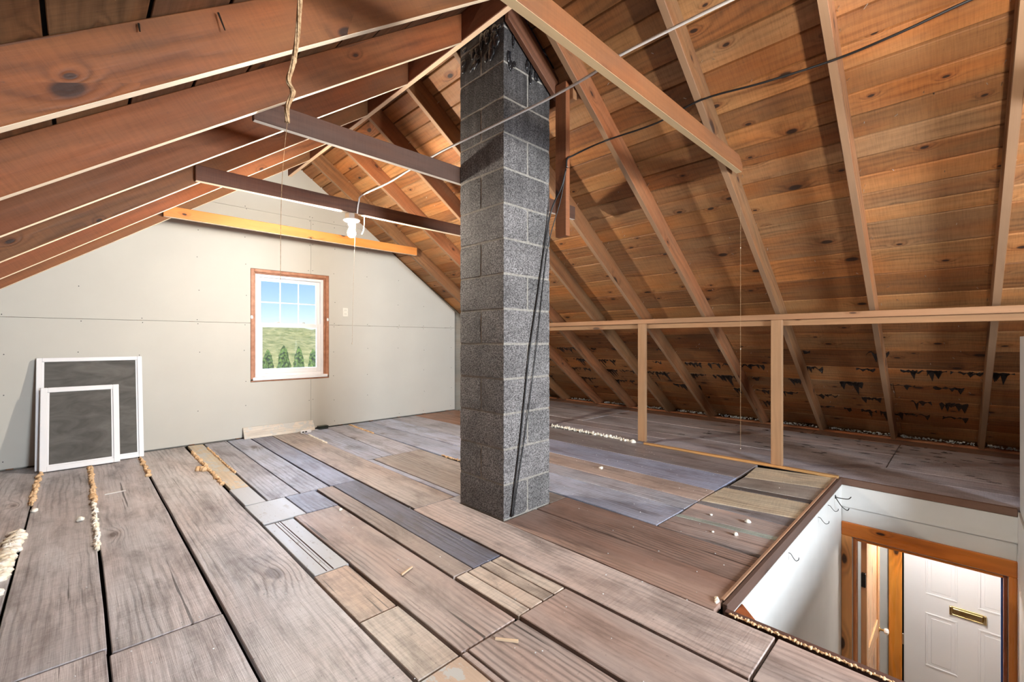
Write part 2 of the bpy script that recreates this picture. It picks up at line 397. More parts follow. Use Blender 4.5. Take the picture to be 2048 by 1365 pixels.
R(.742, .893, 1.558, 1.993, srgb(190,166,148)); R(.742, .897, 1.163, 1.551, TAN); R(.742, .897, .02, 1.156, srgb(188,170,152), M_paintpart); R(.742, .897, YB+.02, .012, G2)
R(.888, 1.080, 3.160, YW, G3, None, .918, 1.106); R(1.089, 1.280, 3.160, YW, LAVL, None, 1.120, 1.312)
R(.990, 1.180, 2.768, 3.152, LAV)
R(.912, 1.166, 1.170, 2.756, BR, M_floor_b, .914, 1.174)
R(.905, .928, YB+.02, 1.160, BR); R(.934, 1.174, .02, 1.160, BR, M_floor_b); R(.934, 1.174, YB+.02, .013, G2)
R(1.180, 1.286, 1.567, 3.154, srgb(164,150,142), None, 1.198, 1.305)
R(1.292, 1.458, 1.567, 3.162, SLATE, None, 1.313, 1.482); R(1.296, 1.482, 3.168, YW, LAV, None, 1.328, 1.519)
sx = [1.186, 1.252, 1.326, 1.394, 1.462]
for i in range(4): R(sx[i]+.003, sx[i+1]-.004, 1.174, 1.558, TAN)
R(1.190, 1.459, .455, 1.168, BR, M_floor_b); R(1.190, 1.468, YB+.02, .447, G2)
R(1.474, 1.740, .462, 2.366, srgb(181,167,161), None, 1.478, 1.742); R(1.476, 1.742, YB+.02, .452, BR, M_floor_b)
R(1.488, 1.790, 2.372, YW, srgb(168,158,152), None, 1.528, 1.815)
R(1.748, 2.02, .672, 1.842, BRN, M_floor_b); R(2.030, 2.312, .672, 1.842, BRN, M_floor_b)
R(2.158, 2.312, 1.848, 2.366, GREY)
R(1.798, 1.846, 2.372, 3.622, LAVL); R(1.856, 2.312, 2.372, 3.622, srgb(166,158,152), None, 1.862, 2.338); R(1.748, 2.150, 2.258, 2.366, G2)
R(1.800, 2.05, 3.630, YW, LAVL, None, 1.824, 2.125); R(2.058, 2.344, 3.630, YW, G3, None, 2.135, 2.395)
R(2.322, 2.660, 1.206, YW, LAVL, None, 2.402, 2.68)
R(2.668, 2.868, 1.206, 3.5, G3); R(2.690, 2.944, 3.506, YW, LAVL, None, 2.690, 2.99)
R(2.878, 3.146, 1.206, 3.5, srgb(172,156,148)); R(2.952, 3.340, 3.506, YW, G3, None, 2.998, 3.366)
R(3.156, 3.555, 1.206, 3.5, LAV); R(3.350, 3.70, 3.506, YW, RUST, M_floor_b)
R(3.566, 4.055, 1.206, 3.5, srgb(140,134,136)); R(3.708, 4.055, 3.506, YW, RUST, M_floor_b)
TQ = [[(3.968,1.192),(4.073,0.676),(3.748,0.679),(3.630,1.172),CREAM,0],[(3.624,1.172),(3.742,0.679),(3.420,0.677),(3.356,1.176),GREY,0],[(3.350,1.176),(3.414,0.679),(3.330,0.686),(3.268,1.185),DKG,0],[(3.260,1.188),(3.322,0.686),(2.996,0.675),(2.898,1.197),CREAM,1],[(2.890,1.197),(2.988,0.675),(2.834,0.673),(2.826,1.196),srgb(140,138,142),0],[(2.818,1.196),(2.828,0.673),(2.647,0.680),(2.583,1.192),BR,2],[(2.577,1.192),(2.641,0.682),(2.591,0.676),(2.534,1.199),GREENW,0],[(2.528,1.199),(2.584,0.676),(2.353,0.670),(2.322,1.200),BR,2]]
for q in TQ:
    f1, n1, n0, f0 = q[0], q[1], q[2], q[3]
    plank([n0, n1, f1, f0], q[4], (M_floor, M_floor, M_floor_b)[q[5]])
for i, (a, b) in enumerate(((1.80,2.1),(2.105,2.45),(2.455,2.75),(2.755,3.1),(3.105,3.4),(3.405,3.75),(3.755,4.10))): R(a, b-.006, YB+.02, -.36, (G1, G2, BR)[i % 3])
# floor behind the knee wall
ys = [YB+.02, -.9, .447, 2.0, 3.48, YW]
cuts = {0: (.447, YW), 1: (.447, 3.48), 2: (.447, 3.48), 3: (-.9, 2.0)}
ex = [4.125, 4.44, 4.72, 5.29, 5.87, 6.16]
for i in range(5):
    yy = [YB+.02]+[c for c in ((.447, 3.48) if i in (2, 3) else (2.2,) if i == 0 else (1.2, 4.1))]+[YW]
    for k in range(len(yy)-1):
        R(ex[i]+.002, ex[i+1]-.004, yy[k]+.004, yy[k+1]-.004, (srgb(186,182,190), srgb(180,172,174), srgb(190,184,186), srgb(184,176,176), RUST)[i], M_floor if i < 3 else M_floor_b, z=(-.004 if k % 2 else 0))

# ------------------------------------------------------------------ sheathing (ceiling) with its boards
ceiling = empty('ceiling'); tag(ceiling, 'underside of the pitched roof boarded with knotty planks', kind='structure')
def slope_pt(side, x, y, off):
    z = (zrd(x) if side == 'R' else zld(x))+off
    return Vector((x, y, z))
def slab(side, x0, x1, y0, y1, o0, o1): 
    return prism([slope_pt(side, x0, y0, o0), slope_pt(side, x1, y0, o0), slope_pt(side, x1, y1, o0), slope_pt(side, x0, y1, o0)], [slope_pt(side, x0, y0, o1), slope_pt(side, x1, y0, o1), slope_pt(side, x1, y1, o1), slope_pt(side, x0, y1, o1)])
parts = [slab('R', RXR-.02, CH[1]+.02, YB-.2, CH[2]-.012, .03, .07), slab('R', RXR-.02, CH[1]+.02, CH[3]+.012, L+.25, .03, .07), slab('R', CH[1]+.02, 6.75, YB-.2, L+.25, .03, .07)]
v, f = merge(parts); mesh('roofing_felt', v, f, M_felt, ceiling)
v, f = slab('L', -2.9, RXL+.03, YB-.2, L+.25, .03, .075); mesh('roofing_felt', v, f, M_felt, ceiling)
def deck_board(side, x0, x1, y0, y1, tint):
    n = max(1, int((y1-y0)/.7)); s = random.random()*99; g = .009
    V, Fc = [], []
    for i in range(n+1):
        y = y0+(y1-y0)*i/n; a = x0+g*.5*(1+noise.noise(Vector((s, y*1.7, 0)))); b = x1-g*.5*(1+noise.noise(Vector((s+7, y*1.7, 0))))
        o = .0012*noise.noise(Vector((s, y, 3)))
        V += [slope_pt(side, a, y, o), slope_pt(side, b, y, o), slope_pt(side, b, y, .022), slope_pt(side, a, y, .022)]
    for i in range(n):
        o = i*4
        for k in range(4):
            k2 = (k+1) % 4; Fc.append((o+k, o+k2, o+4+k2, o+4+k))
    Fc.append((3, 2, 1, 0)); Fc.append((n*4, n*4+1, n*4+2, n*4+3))
    up = (SR, 0, 1) if side == 'R' else (-SL, 0, 1)
    return mesh('sheathing_board', V, Fc, M_deck, ceiling, frame(slope_pt(side, (x0+x1)/2, (y0+y1)/2, 0), (0, 1, 0), up), tint=tint, bevel=.0025)
RN = [-2.68,-2.06,-1.44,-.82,-.20,.40,1.015,1.63,2.288,2.862,3.463,4.10,4.73]     # near faces of the right rafters at the ridge
RF = [n+.088 for n in RN]; RF[3:13] = [-.74,-.134,.492,1.11,1.721,2.362,2.947,3.574,4.184,4.86]
seams = [1.752,1.86,1.97,2.08,2.19,2.305,2.417,2.534,2.652,2.76,2.871,2.984,3.10,3.215,3.327,3.443,3.55,3.651,3.859,4.071,4.277,4.48,4.683,4.903,5.142,5.362,5.6,5.822,6.028,6.24,6.46]
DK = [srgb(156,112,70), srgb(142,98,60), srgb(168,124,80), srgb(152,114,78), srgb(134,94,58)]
rr = random.Random(3)
for i in range(len(seams)-1):
    a, b = seams[i], seams[i+1]
    cut = [YB, L+.03] if i % 3 == 0 else [YB, rr.choice(RN[5:8])+.06, L+.03] if i % 3 == 1 else [YB, rr.choice(RN[3:5])+.05, rr.choice(RN[9:12])+.06, L+.03]
    tint = DK[rr.randrange(5)]
    for k in range(len(cut)-1):
        y0, y1 = cut[k]+.002, cut[k+1]-.002
        t2 = tint if k == 0 else DK[rr.randrange(5)]
        if a < CH[1]+.012:
            for (p, q) in ((y0, min(y1, CH[2]-.012)), (max(y0, CH[3]+.012), y1)):
                if q-p > .05: deck_board('R', a, b, p, q, t2)
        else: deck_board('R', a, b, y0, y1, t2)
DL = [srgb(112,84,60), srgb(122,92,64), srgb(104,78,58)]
x = RXL-.004; k = 0
ls = []
while x > -2.62: ls.append(x); x -= .195
for i in range(len(ls)-1):
    cut = [YB, L+.03] if i % 2 else [YB, rr.choice((1.02, 2.26, 2.86)), L+.03]
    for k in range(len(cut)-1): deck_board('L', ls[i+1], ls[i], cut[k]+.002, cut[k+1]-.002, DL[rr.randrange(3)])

# ------------------------------------------------------------------ ridge board, rafters
v, f = boxv(RXL, RXR, YB, L+.02, RZ, RZ+.19)
o = mesh('ridge_board', v, f, M_rafter, None, frame((1.725, 1.1, RZ), (0,1,0)), tint=srgb(122,76,52), bevel=.003)
v, f = boxv(RXL+.003, RXR-.003, YB+.01, L+.015, RZ-.0012, RZ+.003); mesh('underside', v, f, M_edge, o, frame((1.725, 1.1, RZ), (0,1,0)), tint=srgb(222,192,160))
tag(o, 'long brown ridge board running under the roof peak past the block chimney', 'ridge board')
EDGE = srgb(240,220,194)
def rafter(side, yn0, yn1, tint, label, group, zadd=0., slope=None, th=.040):
    if side == 'R':
        xa, xb = RXR+.001, RXR+(RZ-.012)/SR; xt = RXR+(RZ+DV-.014)/SR
        zf = .0228; xb = RXR+(RZ-zf)/SR; xt = RXR+(RZ+DV-.002-zf)/SR
        pr = [(xa, RZ), (xb, zf), (xt, zf), (xa, RZ+DV-.002)]
        yy = lambda x: yn0+(yn1-yn0)*(x-xa)/(xb-xa)
        xd = (1, 0, -SR)
    else:
        s = slope or SL; xa = RXL-.001; zt = 2.886+zadd
        zb = lambda x: zt-s*(xa-x)
        xb = -2.2; xf = xa-(zt-.012)/s
        top = lambda x: zld(x)-.002
        pr = [(xf, .012), (xa, zt), (xa, top(xa)), ((.012-ZL0-DVL+.002)/SL, .012)]
        yy = lambda x: yn0
        xd = (1, 0, SL)
    lo = [(x, yy(x), z) for x, z in pr]; hi = [(x, yy(x)+th, z) for x, z in pr]
    v, f = prism(lo, hi)
    c = ((pr[0][0]+pr[1][0])/2, yn0+.02, (pr[0][1]+pr[1][1])/2)
    o = mesh('rafter', v, f, M_rafter, None, frame(c, xd), tint=tint, bevel=.003)
    # paler strip along the underside
    p0, p1 = pr[0], pr[1]; e = .0012
    q = [(p0[0], yy(p0[0])+.003, p0[1]), (p1[0], yy(p1[0])+.003, p1[1]), (p1[0], yy(p1[0])+th-.003, p1[1]), (p0[0], yy(p0[0])+th-.003, p0[1])]
    v, f = prism([(a, b, c2-e) for a, b, c2 in q], [(a, b, c2+.003) for a, b, c2 in q])
    u = mesh('underside', v, f, M_edge, o, frame(c, xd), tint=EDGE if side == 'L' else srgb(140,110,84))
    return tag(o, label, 'rafter', group)
special = {-.20: 'brown rafter on the knee-wall slope above the stairwell\'s side wall', .40: 'brown rafter on the knee-wall slope crossing above the stairwell opening', 1.015: 'brown rafter on the knee-wall slope with a pale-bottomed collar tie nailed to it', 1.63: 'brown rafter on the knee-wall slope running past the hanging scrap board', 2.288: 'brown rafter on the knee-wall slope starting right behind the block chimney', 4.73: 'brown rafter on the knee-wall slope closest to the drywall gable', 2.862: 'brown rafter on the knee-wall slope, second one behind the chimney', 3.463: 'brown rafter on the knee-wall slope, third one behind the chimney', 4.10: 'brown rafter on the knee-wall slope, second from the drywall gable'}
for n, fo in zip(RN, RF):
    rafter('R', n, fo, srgb(128+random.randint(-8,8),90,60), special.get(n, 'brown rafter on the knee-wall slope behind the chimney' if n > 2 else 'brown rafter on the knee-wall slope beyond the stairwell'), 'rafters above the knee wall')
LNEAR = [-2.71,-2.09,-1.47,-.85,-.24,.36,1.018,1.56,2.18,2.80,3.42,4.04,4.68]
LS = {1.56:.742, 2.18:.739, 2.80:.734, 3.42:.733, 4.04:.729, 4.68:.717}
lspec = {4.68: 'reddish rafter opposite the knee wall closest to the drywall gable', 3.42: 'reddish rafter opposite the knee wall carrying the lamp\'s collar tie', 2.18: 'reddish rafter opposite the knee wall whose tie runs behind the chimney', 1.56: 'reddish rafter opposite the knee wall with the brown twine hanging before it', 4.04: 'reddish rafter opposite the knee wall between lamp tie and gable tie', 2.80: 'reddish rafter opposite the knee wall between chimney tie and lamp tie'}
for n in LNEAR:
    rafter('L', n, n, srgb(122+random.randint(-8,8),76,44), lspec.get(n, 'reddish rafter opposite the knee wall over the near floor'), 'rafters opposite the knee wall', slope=LS.get(n))

# collar ties -----------------------------------------------------------------
def tie(y0, z0, x0, x1, h, tint, label, edge=EDGE, clip=None, th=.04, mat=None):
    z1 = z0+h
    if clip: pts = [(x0, z0), (x1, z0), (x1, z0+.045), (x1-.06, z1), (x0+clip, z1), (x0, z0+.045)]
    else: pts = [(x0, z0), (x1, z0), (x1, z1), (x0, z1)]
    v, f = prism([(x, y0, z) for x, z in pts], [(x, y0+th, z) for x, z in pts])
    M = frame(((x0+x1)/2, y0+th/2, z0), (1,0,0))
    o = mesh('collar_tie', v, f, mat or M_rafter, None, M, tint=tint, bevel=.003)
    v, f = boxv(x0+.004, x1-.004, y0+.003, y0+th-.003, z0-.0012, z0+.003)
    mesh('underside', v, f, M_edge, o, M, tint=edge)
    return tag(o, label, 'collar tie', 'collar ties across the roof')
tie(.974, 2.095, .62, 2.985, .092, srgb(116,74,44), 'orange-brown collar tie with pale knotted underside in front of the chimney top', srgb(182,158,122), clip=.06)
tie(2.256, 2.04, .575, 2.95, .105, srgb(84,62,52), 'dark weathered collar tie running just behind the block chimney', srgb(206,196,184), th=.030); 
tie(3.378, 2.045, .535, 2.93, .098, srgb(90,62,48), 'dark brown collar tie carrying the lit bulb')
tie(4.638, 2.070, .515, 2.945, .090, srgb(186,122,62), 'knotty collar tie coloured lamplight orange, closest to the drywall gable', mat=M_pine)  # orange light of the nearby bulb is put into the tint
tie(-.282, 2.06, .56, 2.97, .09, srgb(150,100,66), 'brown collar tie over the stairwell carrying a second bulb')

# ------------------------------------------------------------------ chimney framing
v, f = prism([(RXR+.002, 1.805, 2.862), (2.19, 1.805, 2.562), (2.19, 1.805, 2.70), (RXR+.002, 1.805, 3.02)], [(RXR+.002, 1.838, 2.862), (2.19, 1.838, 2.562), (2.19, 1.838, 2.70), (RXR+.002, 1.838, 3.02)])
o = mesh('cripple_rafter', v, f, M_rafter, None, frame((1.95,1.82,2.7),(1,0,-SR)), tint=srgb(112,74,54), bevel=.003); tag(o, 'short dark cripple rafter lying against the chimney face at the ridge', 'rafter')
o = box('header_block', 2.192, 2.23, 1.692, 2.250, 2.535, 2.665, M_rafter, axis='y', tint=srgb(150,108,74), bevel=.003); tag(o, 'short brown header between two rafters beside the chimney', 'header')
o = box('scrap_board', 2.153, 2.191, 1.717, 1.804, 1.685, 2.64, M_rafter, axis='z', tint=srgb(132,88,60), bevel=.003); tag(o, 'brown scrap board hanging upright from the header beside the chimney', 'board')

# ------------------------------------------------------------------ chimney
chim = empty('chimney', ((CH[0]+CH[1])/2, (CH[2]+CH[3])/2, -.3)); tag(chim, 'square grey concrete block chimney rising through floor and roof', 'chimney')
v, f = boxv(CH[0]+.0035, CH[1]-.0035, CH[2]+.0035, CH[3]-.0035, -.3, 3.5); mesh('mortar_core', v, f, M_mortar, chim)
def block(x0, x1, y0, y1, z0, z1, tint):
    # rough block: each side split in a small grid and roughened
    n = 5; V, idx, Fc = [], {}, []
    s = random.random()*50
    def vid(i, j, k):
        key = (i, j, k)
        if key not in idx:
            p = Vector((x0+(x1-x0)*i/n, y0+(y1-y0)*j/n, z0+(z1-z0)*k/n))
            e = Vector((0,0,0))
            c = Vector(((x0+x1)/2, (y0+y1)/2, (z0+z1)/2))
            nb = sum(1 for q in (i, j, k) if q in (0, n))
            dirv = (p-c).normalized()
            p = p+Vector((noise.noise(p*23+Vector((s,0,0))), noise.noise(p*23+Vector((0,s,0))), noise.noise(p*23+Vector((0,0,s)))))*.0022
            if nb >= 2: p -= dirv*(.0016 if nb == 2 else .003)*random.uniform(.5, 1.5)
            idx[key] = len(V); V.append(p)
        return idx[key]
    for a in range(n):
        for b in range(n):
            Fc.append((vid(0,a,b), vid(0,a,b+1), vid(0,a+1,b+1), vid(0,a+1,b)))
            Fc.append((vid(n,a,b), vid(n,a+1,b), vid(n,a+1,b+1), vid(n,a,b+1)))
            Fc.append((vid(a,0,b), vid(a+1,0,b), vid(a+1,0,b+1), vid(a,0,b+1)))
            Fc.append((vid(a,n,b), vid(a,n,b+1), vid(a+1,n,b+1), vid(a+1,n,b)))
            Fc.append((vid(a,b,0), vid(a,b+1,0), vid(a+1,b+1,0), vid(a+1,b,0)))
            Fc.append((vid(a,b,n), vid(a+1,b,n), vid(a+1,b+1,n), vid(a,b+1,n)))
    return mesh('concrete_block', V, Fc, M_block, chim, Matrix.Translation(((x0+x1)/2, (y0+y1)/2, z0)), tint=tint)
cz = -.2032+.0; i = 0; j = .012
z = -.2032*1
while z < 3.4:
    g = random.uniform(.82, 1.08); t = (g*1.0, g*.985, g*.99)
    mx, my = (CH[0]+CH[1])/2, (CH[2]+CH[3])/2
    if i % 2 == 1:
        block(CH[0], mx-j/2, CH[2], CH[3], z+j/2, z+.2032-j/2, t); g = random.uniform(.8, 1.05); block(mx+j/2, CH[1], CH[2], CH[3], z+j/2, z+.2032-j/2, (g, g, g))
    else:
        block(CH[0], CH[1], CH[2], my-j/2, z+j/2, z+.2032-j/2, t); g = random.uniform(.8, 1.05); block(CH[0], CH[1], my+j/2, CH[3], z+j/2, z+.2032-j/2, (g, g, g))
    z += .2032; i += 1
# tar smeared around the top of the block faces
lst = []
for k in range(26):
    t = random.random(); y = CH[2]+.02+t*.36
    lst.append(lump((CH[0]-.004, y, 2.83+random.uniform(-.12,.035)), (.008, random.uniform(.012,.03), random.uniform(.012,.04)), 1, .5, k))
for k in range(14):
    lst.append(lump((CH[0]+.03+random.random()*.3, CH[2]-.003, 2.80-random.random()*.2), (random.uniform(.008,.02), .006, random.uniform(.02,.05)), 1, .5, k+50))
v, f = merge(lst); o = mesh('tar_smear', v, f, M_tar, chim, smooth=True); o['kind'] = 'stuff'

# ------------------------------------------------------------------ far gable wall
WX0, WX1, WZ0, WZ1 = 1.330, 2.168, .590, 1.815
def clip_poly(poly, a, b, c):    # keep a*x+b*z<=c
    out = []
    for i in range(len(poly)):
        p, q = poly[i], poly[(i+1) % len(poly)]; dp = a*p[0]+b*p[1]-c; dq = a*q[0]+b*q[1]-c
        if dp <= 0: out.append(p)
        if dp*dq < 0:
            t = dp/(dp-dq); out.append((p[0]+(q[0]-p[0])*t, p[1]+(q[1]-p[1])*t))
    return out
def rects(x0, x1, z0, z1, hole):
    if not hole: return [(x0, x1, z0, z1)]
    a, b, c, d = hole
    if x1 <= a or x0 >= b or z1 <= c or z0 >= d: return [(x0, x1, z0, z1)]
    out = []
    if x0 < a: out.append((x0, a, z0, z1))
    if x1 > b: out.append((b, x1, z0, z1))
    m0, m1 = max(x0, a), min(x1, b)
    if z0 < c: out.append((m0, m1, z0, c))
    if z1 > d: out.append((m0, m1, d, z1))
    return out
def wall_panel(name, x0, x1, z0, z1, y0, y1, hole, clips, mat, parent, **kw):
    lst = []
    for r in rects(x0, x1, z0, z1, hole):
        p = [(r[0], r[2]), (r[1], r[2]), (r[1], r[3]), (r[0], r[3])]
        for c in clips: p = clip_poly(p, *c)
        if len(p) < 3: continue
        lst.append(prism([(x, y0, z) for x, z in p], [(x, y1, z) for x, z in p]))
    if not lst: return None
    v, f = merge(lst); return mesh(name, v, f, mat, parent, Matrix.Translation(((x0+x1)/2, y0, z0)), **kw)
HOLE = (WX0, WX1, WZ0, WZ1)
gR = (SR, 1, RZ+DV+SR*RXR); gL = (-SL, 1, ZL0+DVL)
wall_far = wall_panel('wall_far', -2.9, 6.7, -.2, 3.4, L+.055, L+.12, HOLE, [(SR,1,gR[2]+.01),(-SL,1,gL[2]+.01)], M_knee, None, tint=srgb(150,146,136)); tag(wall_far, 'gable end wall with unfinished drywall and a window', kind='structure')
dR = (.709, 1, 2.353+.709*2.803); dL = (-SL, 1, ZL0+DVL-.03); dX = (1, 0, 4.045)
SX = 1.955
for (a, b) in ((-2.6, -.487), (-.484, SX), (SX+.003, 4.045)):
    wall_panel('drywall_panel', a, b, .012, 1.2235, L, L+.013, HOLE, [dR, dL, dX], M_drywall, wall_far)
    wall_panel('drywall_panel', a, b, 1.2265, 2.4435, L, L+.013, HOLE, [dR, dL, dX], M_drywall, wall_far)
wall_panel('drywall_panel', -.1, 3.5, 2.4465, 3.2, L, L+.013, None, [dR, dL], M_drywall, wall_far)
for k, xx in enumerate((-1.6, -1.2, -.8, -.4, 0, .4, .8, 1.2, 2.3, 2.7, 3.1, 3.5, 3.9)):   # studs behind the drywall
    zt = min(zrd(xx) if xx > 1.7 else zld(xx), 3.0)-.1
    if zt > .3: box('stud', xx, xx+.04, L+.0135, L+.054, .0, zt, M_rafter, wall_far, axis='z', tint=srgb(140,100,70))
lst = []
rs = random.Random(5)
def screw(x, z):
    if dR[0]*x+z > dR[2]-.03 or dL[0]*x+z > dL[2]-.05 or x > 4.03: return
    if WX0-.02 < x < WX1+.02 and WZ0-.02 < z < WZ1+.02: return
    lst.append(lathe([(.0042, -.0012), (.0042, .001)], (x, L-.0002, z), 7, 'y'))
for sx_ in (-.42, .02, .27+.16, .87, 1.28, 1.94, 1.975, 2.23, 2.66, 3.1, 3.5, 3.98):
    for zz in (.06, .33, .62, .92, 1.205, 1.245, 1.52, 1.85, 2.15, 2.42, 2.47):
        if rs.random() < .88: screw(sx_+rs.uniform(-.012, .012), zz+rs.uniform(-.02, .02) if not (1.2 < zz < 1.25) else zz)
v, f = merge(lst); o = mesh('drywall_screw', v, f, M_screw, wall_far); o['kind'] = 'stuff'

# ------------------------------------------------------------------ window 1
w1 = empty('window_1', (1.75, L, WZ0)); tag(w1, 'white double hung window in raw opening of the gable wall', kind='structure')
j = .038
for nm, a in (('jamb', (WX0+.002, WX0+j, WZ0+.03, WZ1-.002)), ('jamb', (WX1-j, WX1-.002, WZ0+.03, WZ1-.002)), ('head_jamb', (WX0+j, WX1-j, WZ1-j, WZ1-.002)), ('sill_board', (WX0+.002, WX1-.002, WZ0+.002, WZ0+.016))):
    box(nm, a[0], a[1], L-.004, L+.12, a[2], a[3], M_copper, w1, bevel=.004)
for a in ((WX0+j, WX0+j+.014, WZ0+.05, WZ1-j), (WX1-j-.014, WX1-j, WZ0+.05, WZ1-j), (WX0+j+.014, WX1-j-.014, WZ1-j-.012, WZ1-j)):
    box('stop_bead', a[0], a[1], L+.016, L+.05, a[2], a[3], M_copper, w1, bevel=.003)
box('stool', WX0+.020, WX1-.022, L-.016, L+.06, WZ0+.017, WZ0+.050, M_vinyl, w1, bevel=.003)
FX0, FX1, FZ0, FZ1 = WX0+j+.014, WX1-j-.014, WZ0+.05, WZ1-j-.012
def rframe(nm, x0, x1, z0, z1, y0, y1, wl_, wr, wb, wt, mat, parent):
    e = empty(nm, ((x0+x1)/2, y0, z0), parent)
    for p in ((x0, x0+wl_, z0, z1), (x1-wr, x1, z0, z1)): box('stile', p[0], p[1], y0, y1, p[2], p[3], mat, e, axis='z', bevel=.003)
    box('rail', x0+wl_, x1-wr, y0, y1, z0, z0+wb, mat, e, bevel=.003); box('rail', x0+wl_, x1-wr, y0, y1, z1-wt, z1, mat, e, bevel=.003)
    return e
rframe('vinyl_frame', FX0, FX1, FZ0, FZ1, L+.040, L+.110, .028, .028, .034, .030, M_vinyl, w1)
us = rframe('upper_sash', FX0+.029, FX1-.029, 1.196, FZ1-.030, L+.078, L+.104, .042, .042, .034, .036, M_vinyl, w1)
ls_ = rframe('lower_sash', FX0+.029, FX1-.029, FZ0+.034, 1.232, L+.046, L+.074, .048, .048, .052, .046, M_vinyl, w1)
ux0, ux1, uz0, uz1 = FX0+.071, FX1-.071, 1.23, FZ1-.066
box('pane', ux0-.006, ux1+.006, L+.090, L+.093, uz0-.006, uz1+.006, M_glass, us)
for q in (1/3, 2/3): 
    xx = ux0+(ux1-ux0)*q; box('muntin', xx-.006, xx+.006, L+.086, L+.0895, uz0, uz1, M_vinyl, us, axis='z')
zz = (uz0+uz1)/2; box('muntin', ux0, ux1, L+.0855, L+.0892, zz-.006, zz+.006, M_vinyl, us)
lx0, lx1, lz0, lz1 = FX0+.077, FX1-.077, FZ0+.086, 1.186
box('pane', lx0-.006, lx1+.006, L+.058, L+.061, lz0-.006, lz1+.006, M_glass, ls_)
for q in (.27, .73):
    xx = lx0+(lx1-lx0)*q; e = box('sash_lock', xx-.026, xx+.026, L+.052, L+.074, 1.2325, 1.240, M_vinyl, w1, bevel=.003)
    box('lock_lever', xx-.006, xx+.024, L+.046, L+.060, 1.2402, 1.247, M_steel, e, bevel=.002)
box('insect_mesh', FX0+.03, FX1-.03, L+.112, L+.1128, FZ0+.03, 1.30, M_wscreen, w1)
for xx in (WX0+.012, WX1-.018): 
    v, f = lump((xx, L-.004, 1.29), (.012,.006,.02), 1, .3, 3); mesh('caulk_dab', v, f, M_vinyl, w1, smooth=True)

# outlet
o = empty('outlet', (2.367, L, 1.387)); tag(o, 'ivory duplex outlet on the drywall beside the window', 'outlet')
box('cover_plate', 2.335, 2.399, L-.007, L-.0005, 1.333, 1.441, M_plug, o, bevel=.003)
for zz in (1.410, 1.364):
    r_ = box('receptacle', 2.350, 2.384, L-.010, L-.0065, zz-.015, zz+.015, M_plug, o, bevel=.003)
    for dx in (-.007, .007): box('slot', 2.367+dx-.0015, 2.367+dx+.0015, L-.0106, L-.0101, zz-.004, zz+.007, M_screw, r_)

# ------------------------------------------------------------------ leaning window screens
def screen(x0, x1, yb, yt, h, w, th, label, midrail=False, mesh_mat=None):
    # frame leaning from floor (yb) to wall (yt)
    a = math.atan2(yt-yb, h); up = Vector((0, math.sin(a), math.cos(a))); nrm = Vector((0, -math.cos(a), math.sin(a)))
    ln = math.hypot(yt-yb, h); org = Vector((x0, yb, .004))
    e = empty('window_screen', (x0, yb, .0)); tag(e, label, 'window screen', 'screens leaning on the gable wall')
    def part(nm, u0, u1, v0, v1, d0, d1, mat, bev=.003, ax='x'):
        V = [org+Vector((u, 0, 0))+up*v_+nrm*d for d in (d0, d1) for (u, v_) in ((u0, v0), (u1, v0), (u1, v1), (u0, v1))]
        return mesh(nm, V, [(0,1,2,3)[::-1], (4,5,6,7), (0,1,5,4), (1,2,6,5), (2,3,7,6), (3,0,4,7)], mat, e, frame(org+up*ln/2, (1,0,0) if ax == 'x' else up, nrm), bevel=bev)
    W = x1-x0
    part('stile', 0, w, 0, ln, 0, th, M_alum, ax='z'); part('stile', W-w, W, 0, ln, 0, th, M_alum, ax='z')
    part('rail', w, W-w, 0, w, 0, th, M_alum); part('rail', w, W-w, ln-w, ln, 0, th, M_alum)
    part('inner_bead', w, w+.012, w, ln-w, .002, th*.6, M_alum, .001); part('inner_bead', W-w-.012, W-w, w, ln-w, .002, th*.6, M_alum, .001)
    part('inner_bead', w+.012, W-w-.012, w, w+.012, .002, th*.6, M_alum, .001)
    part('mesh_panel', w, W-w, w, ln-w, th*.35, th*.35+.001, mesh_mat or M_screen, 0)
    if midrail: part('divider', w, W-w, ln*.52, ln*.52+.02, .001, th*.5, M_alum)
    return e
screen(-.232, .432, 5.125, 5.322, .885, .034, .022, 'larger white framed window screen with grey mesh leaning against the wall')
screen(-.205, .268, 5.045, 5.222, .645, .040, .020, 'smaller white framed screen leaning against the larger screen')
# baseboard plank lying against the wall
v, f = prism([(1.255, 5.262, .002), (1.975, 5.255, .002), (1.975, 5.325, .110), (1.255, 5.332, .118)], [(1.255, 5.277, .002), (1.975, 5.270, .002), (1.975, 5.3395, .105), (1.255, 5.3415, .113)])
o = mesh('loose_board', v, f, M_paintpart, None, frame((1.6,5.29,.06),(1,0,0),(0,-.5,.8)), tint=srgb(196,190,180), bevel=.003); tag(o, 'short whitewashed board leaning on the drywall under the window', 'board')
o = empty('junction_cover', (1.84, 5.17, 0)); tag(o, 'small white plastic cover on the floor beside the leaning board', 'cover plate')
box('plate', 1.785, 1.895, 5.160, 5.205, .002, .030, M_vinyl, o, bevel=.003)
for a in (1.795, 1.825): box('recess', a, a+.022, 5.158, 5.1615, .010, .024, M_screw, o)
o = empty('small_box', (2.07, 5.29, 0)); tag(o, 'small dark green box on the floor against the drywall', 'box')
box('body', 2.02, 2.125, 5.255, 5.325, .001, .028, M_green, o, bevel=.005); box('lid', 2.016, 2.129, 5.251, 5.329, .0282, .036, M_green, o, bevel=.004)

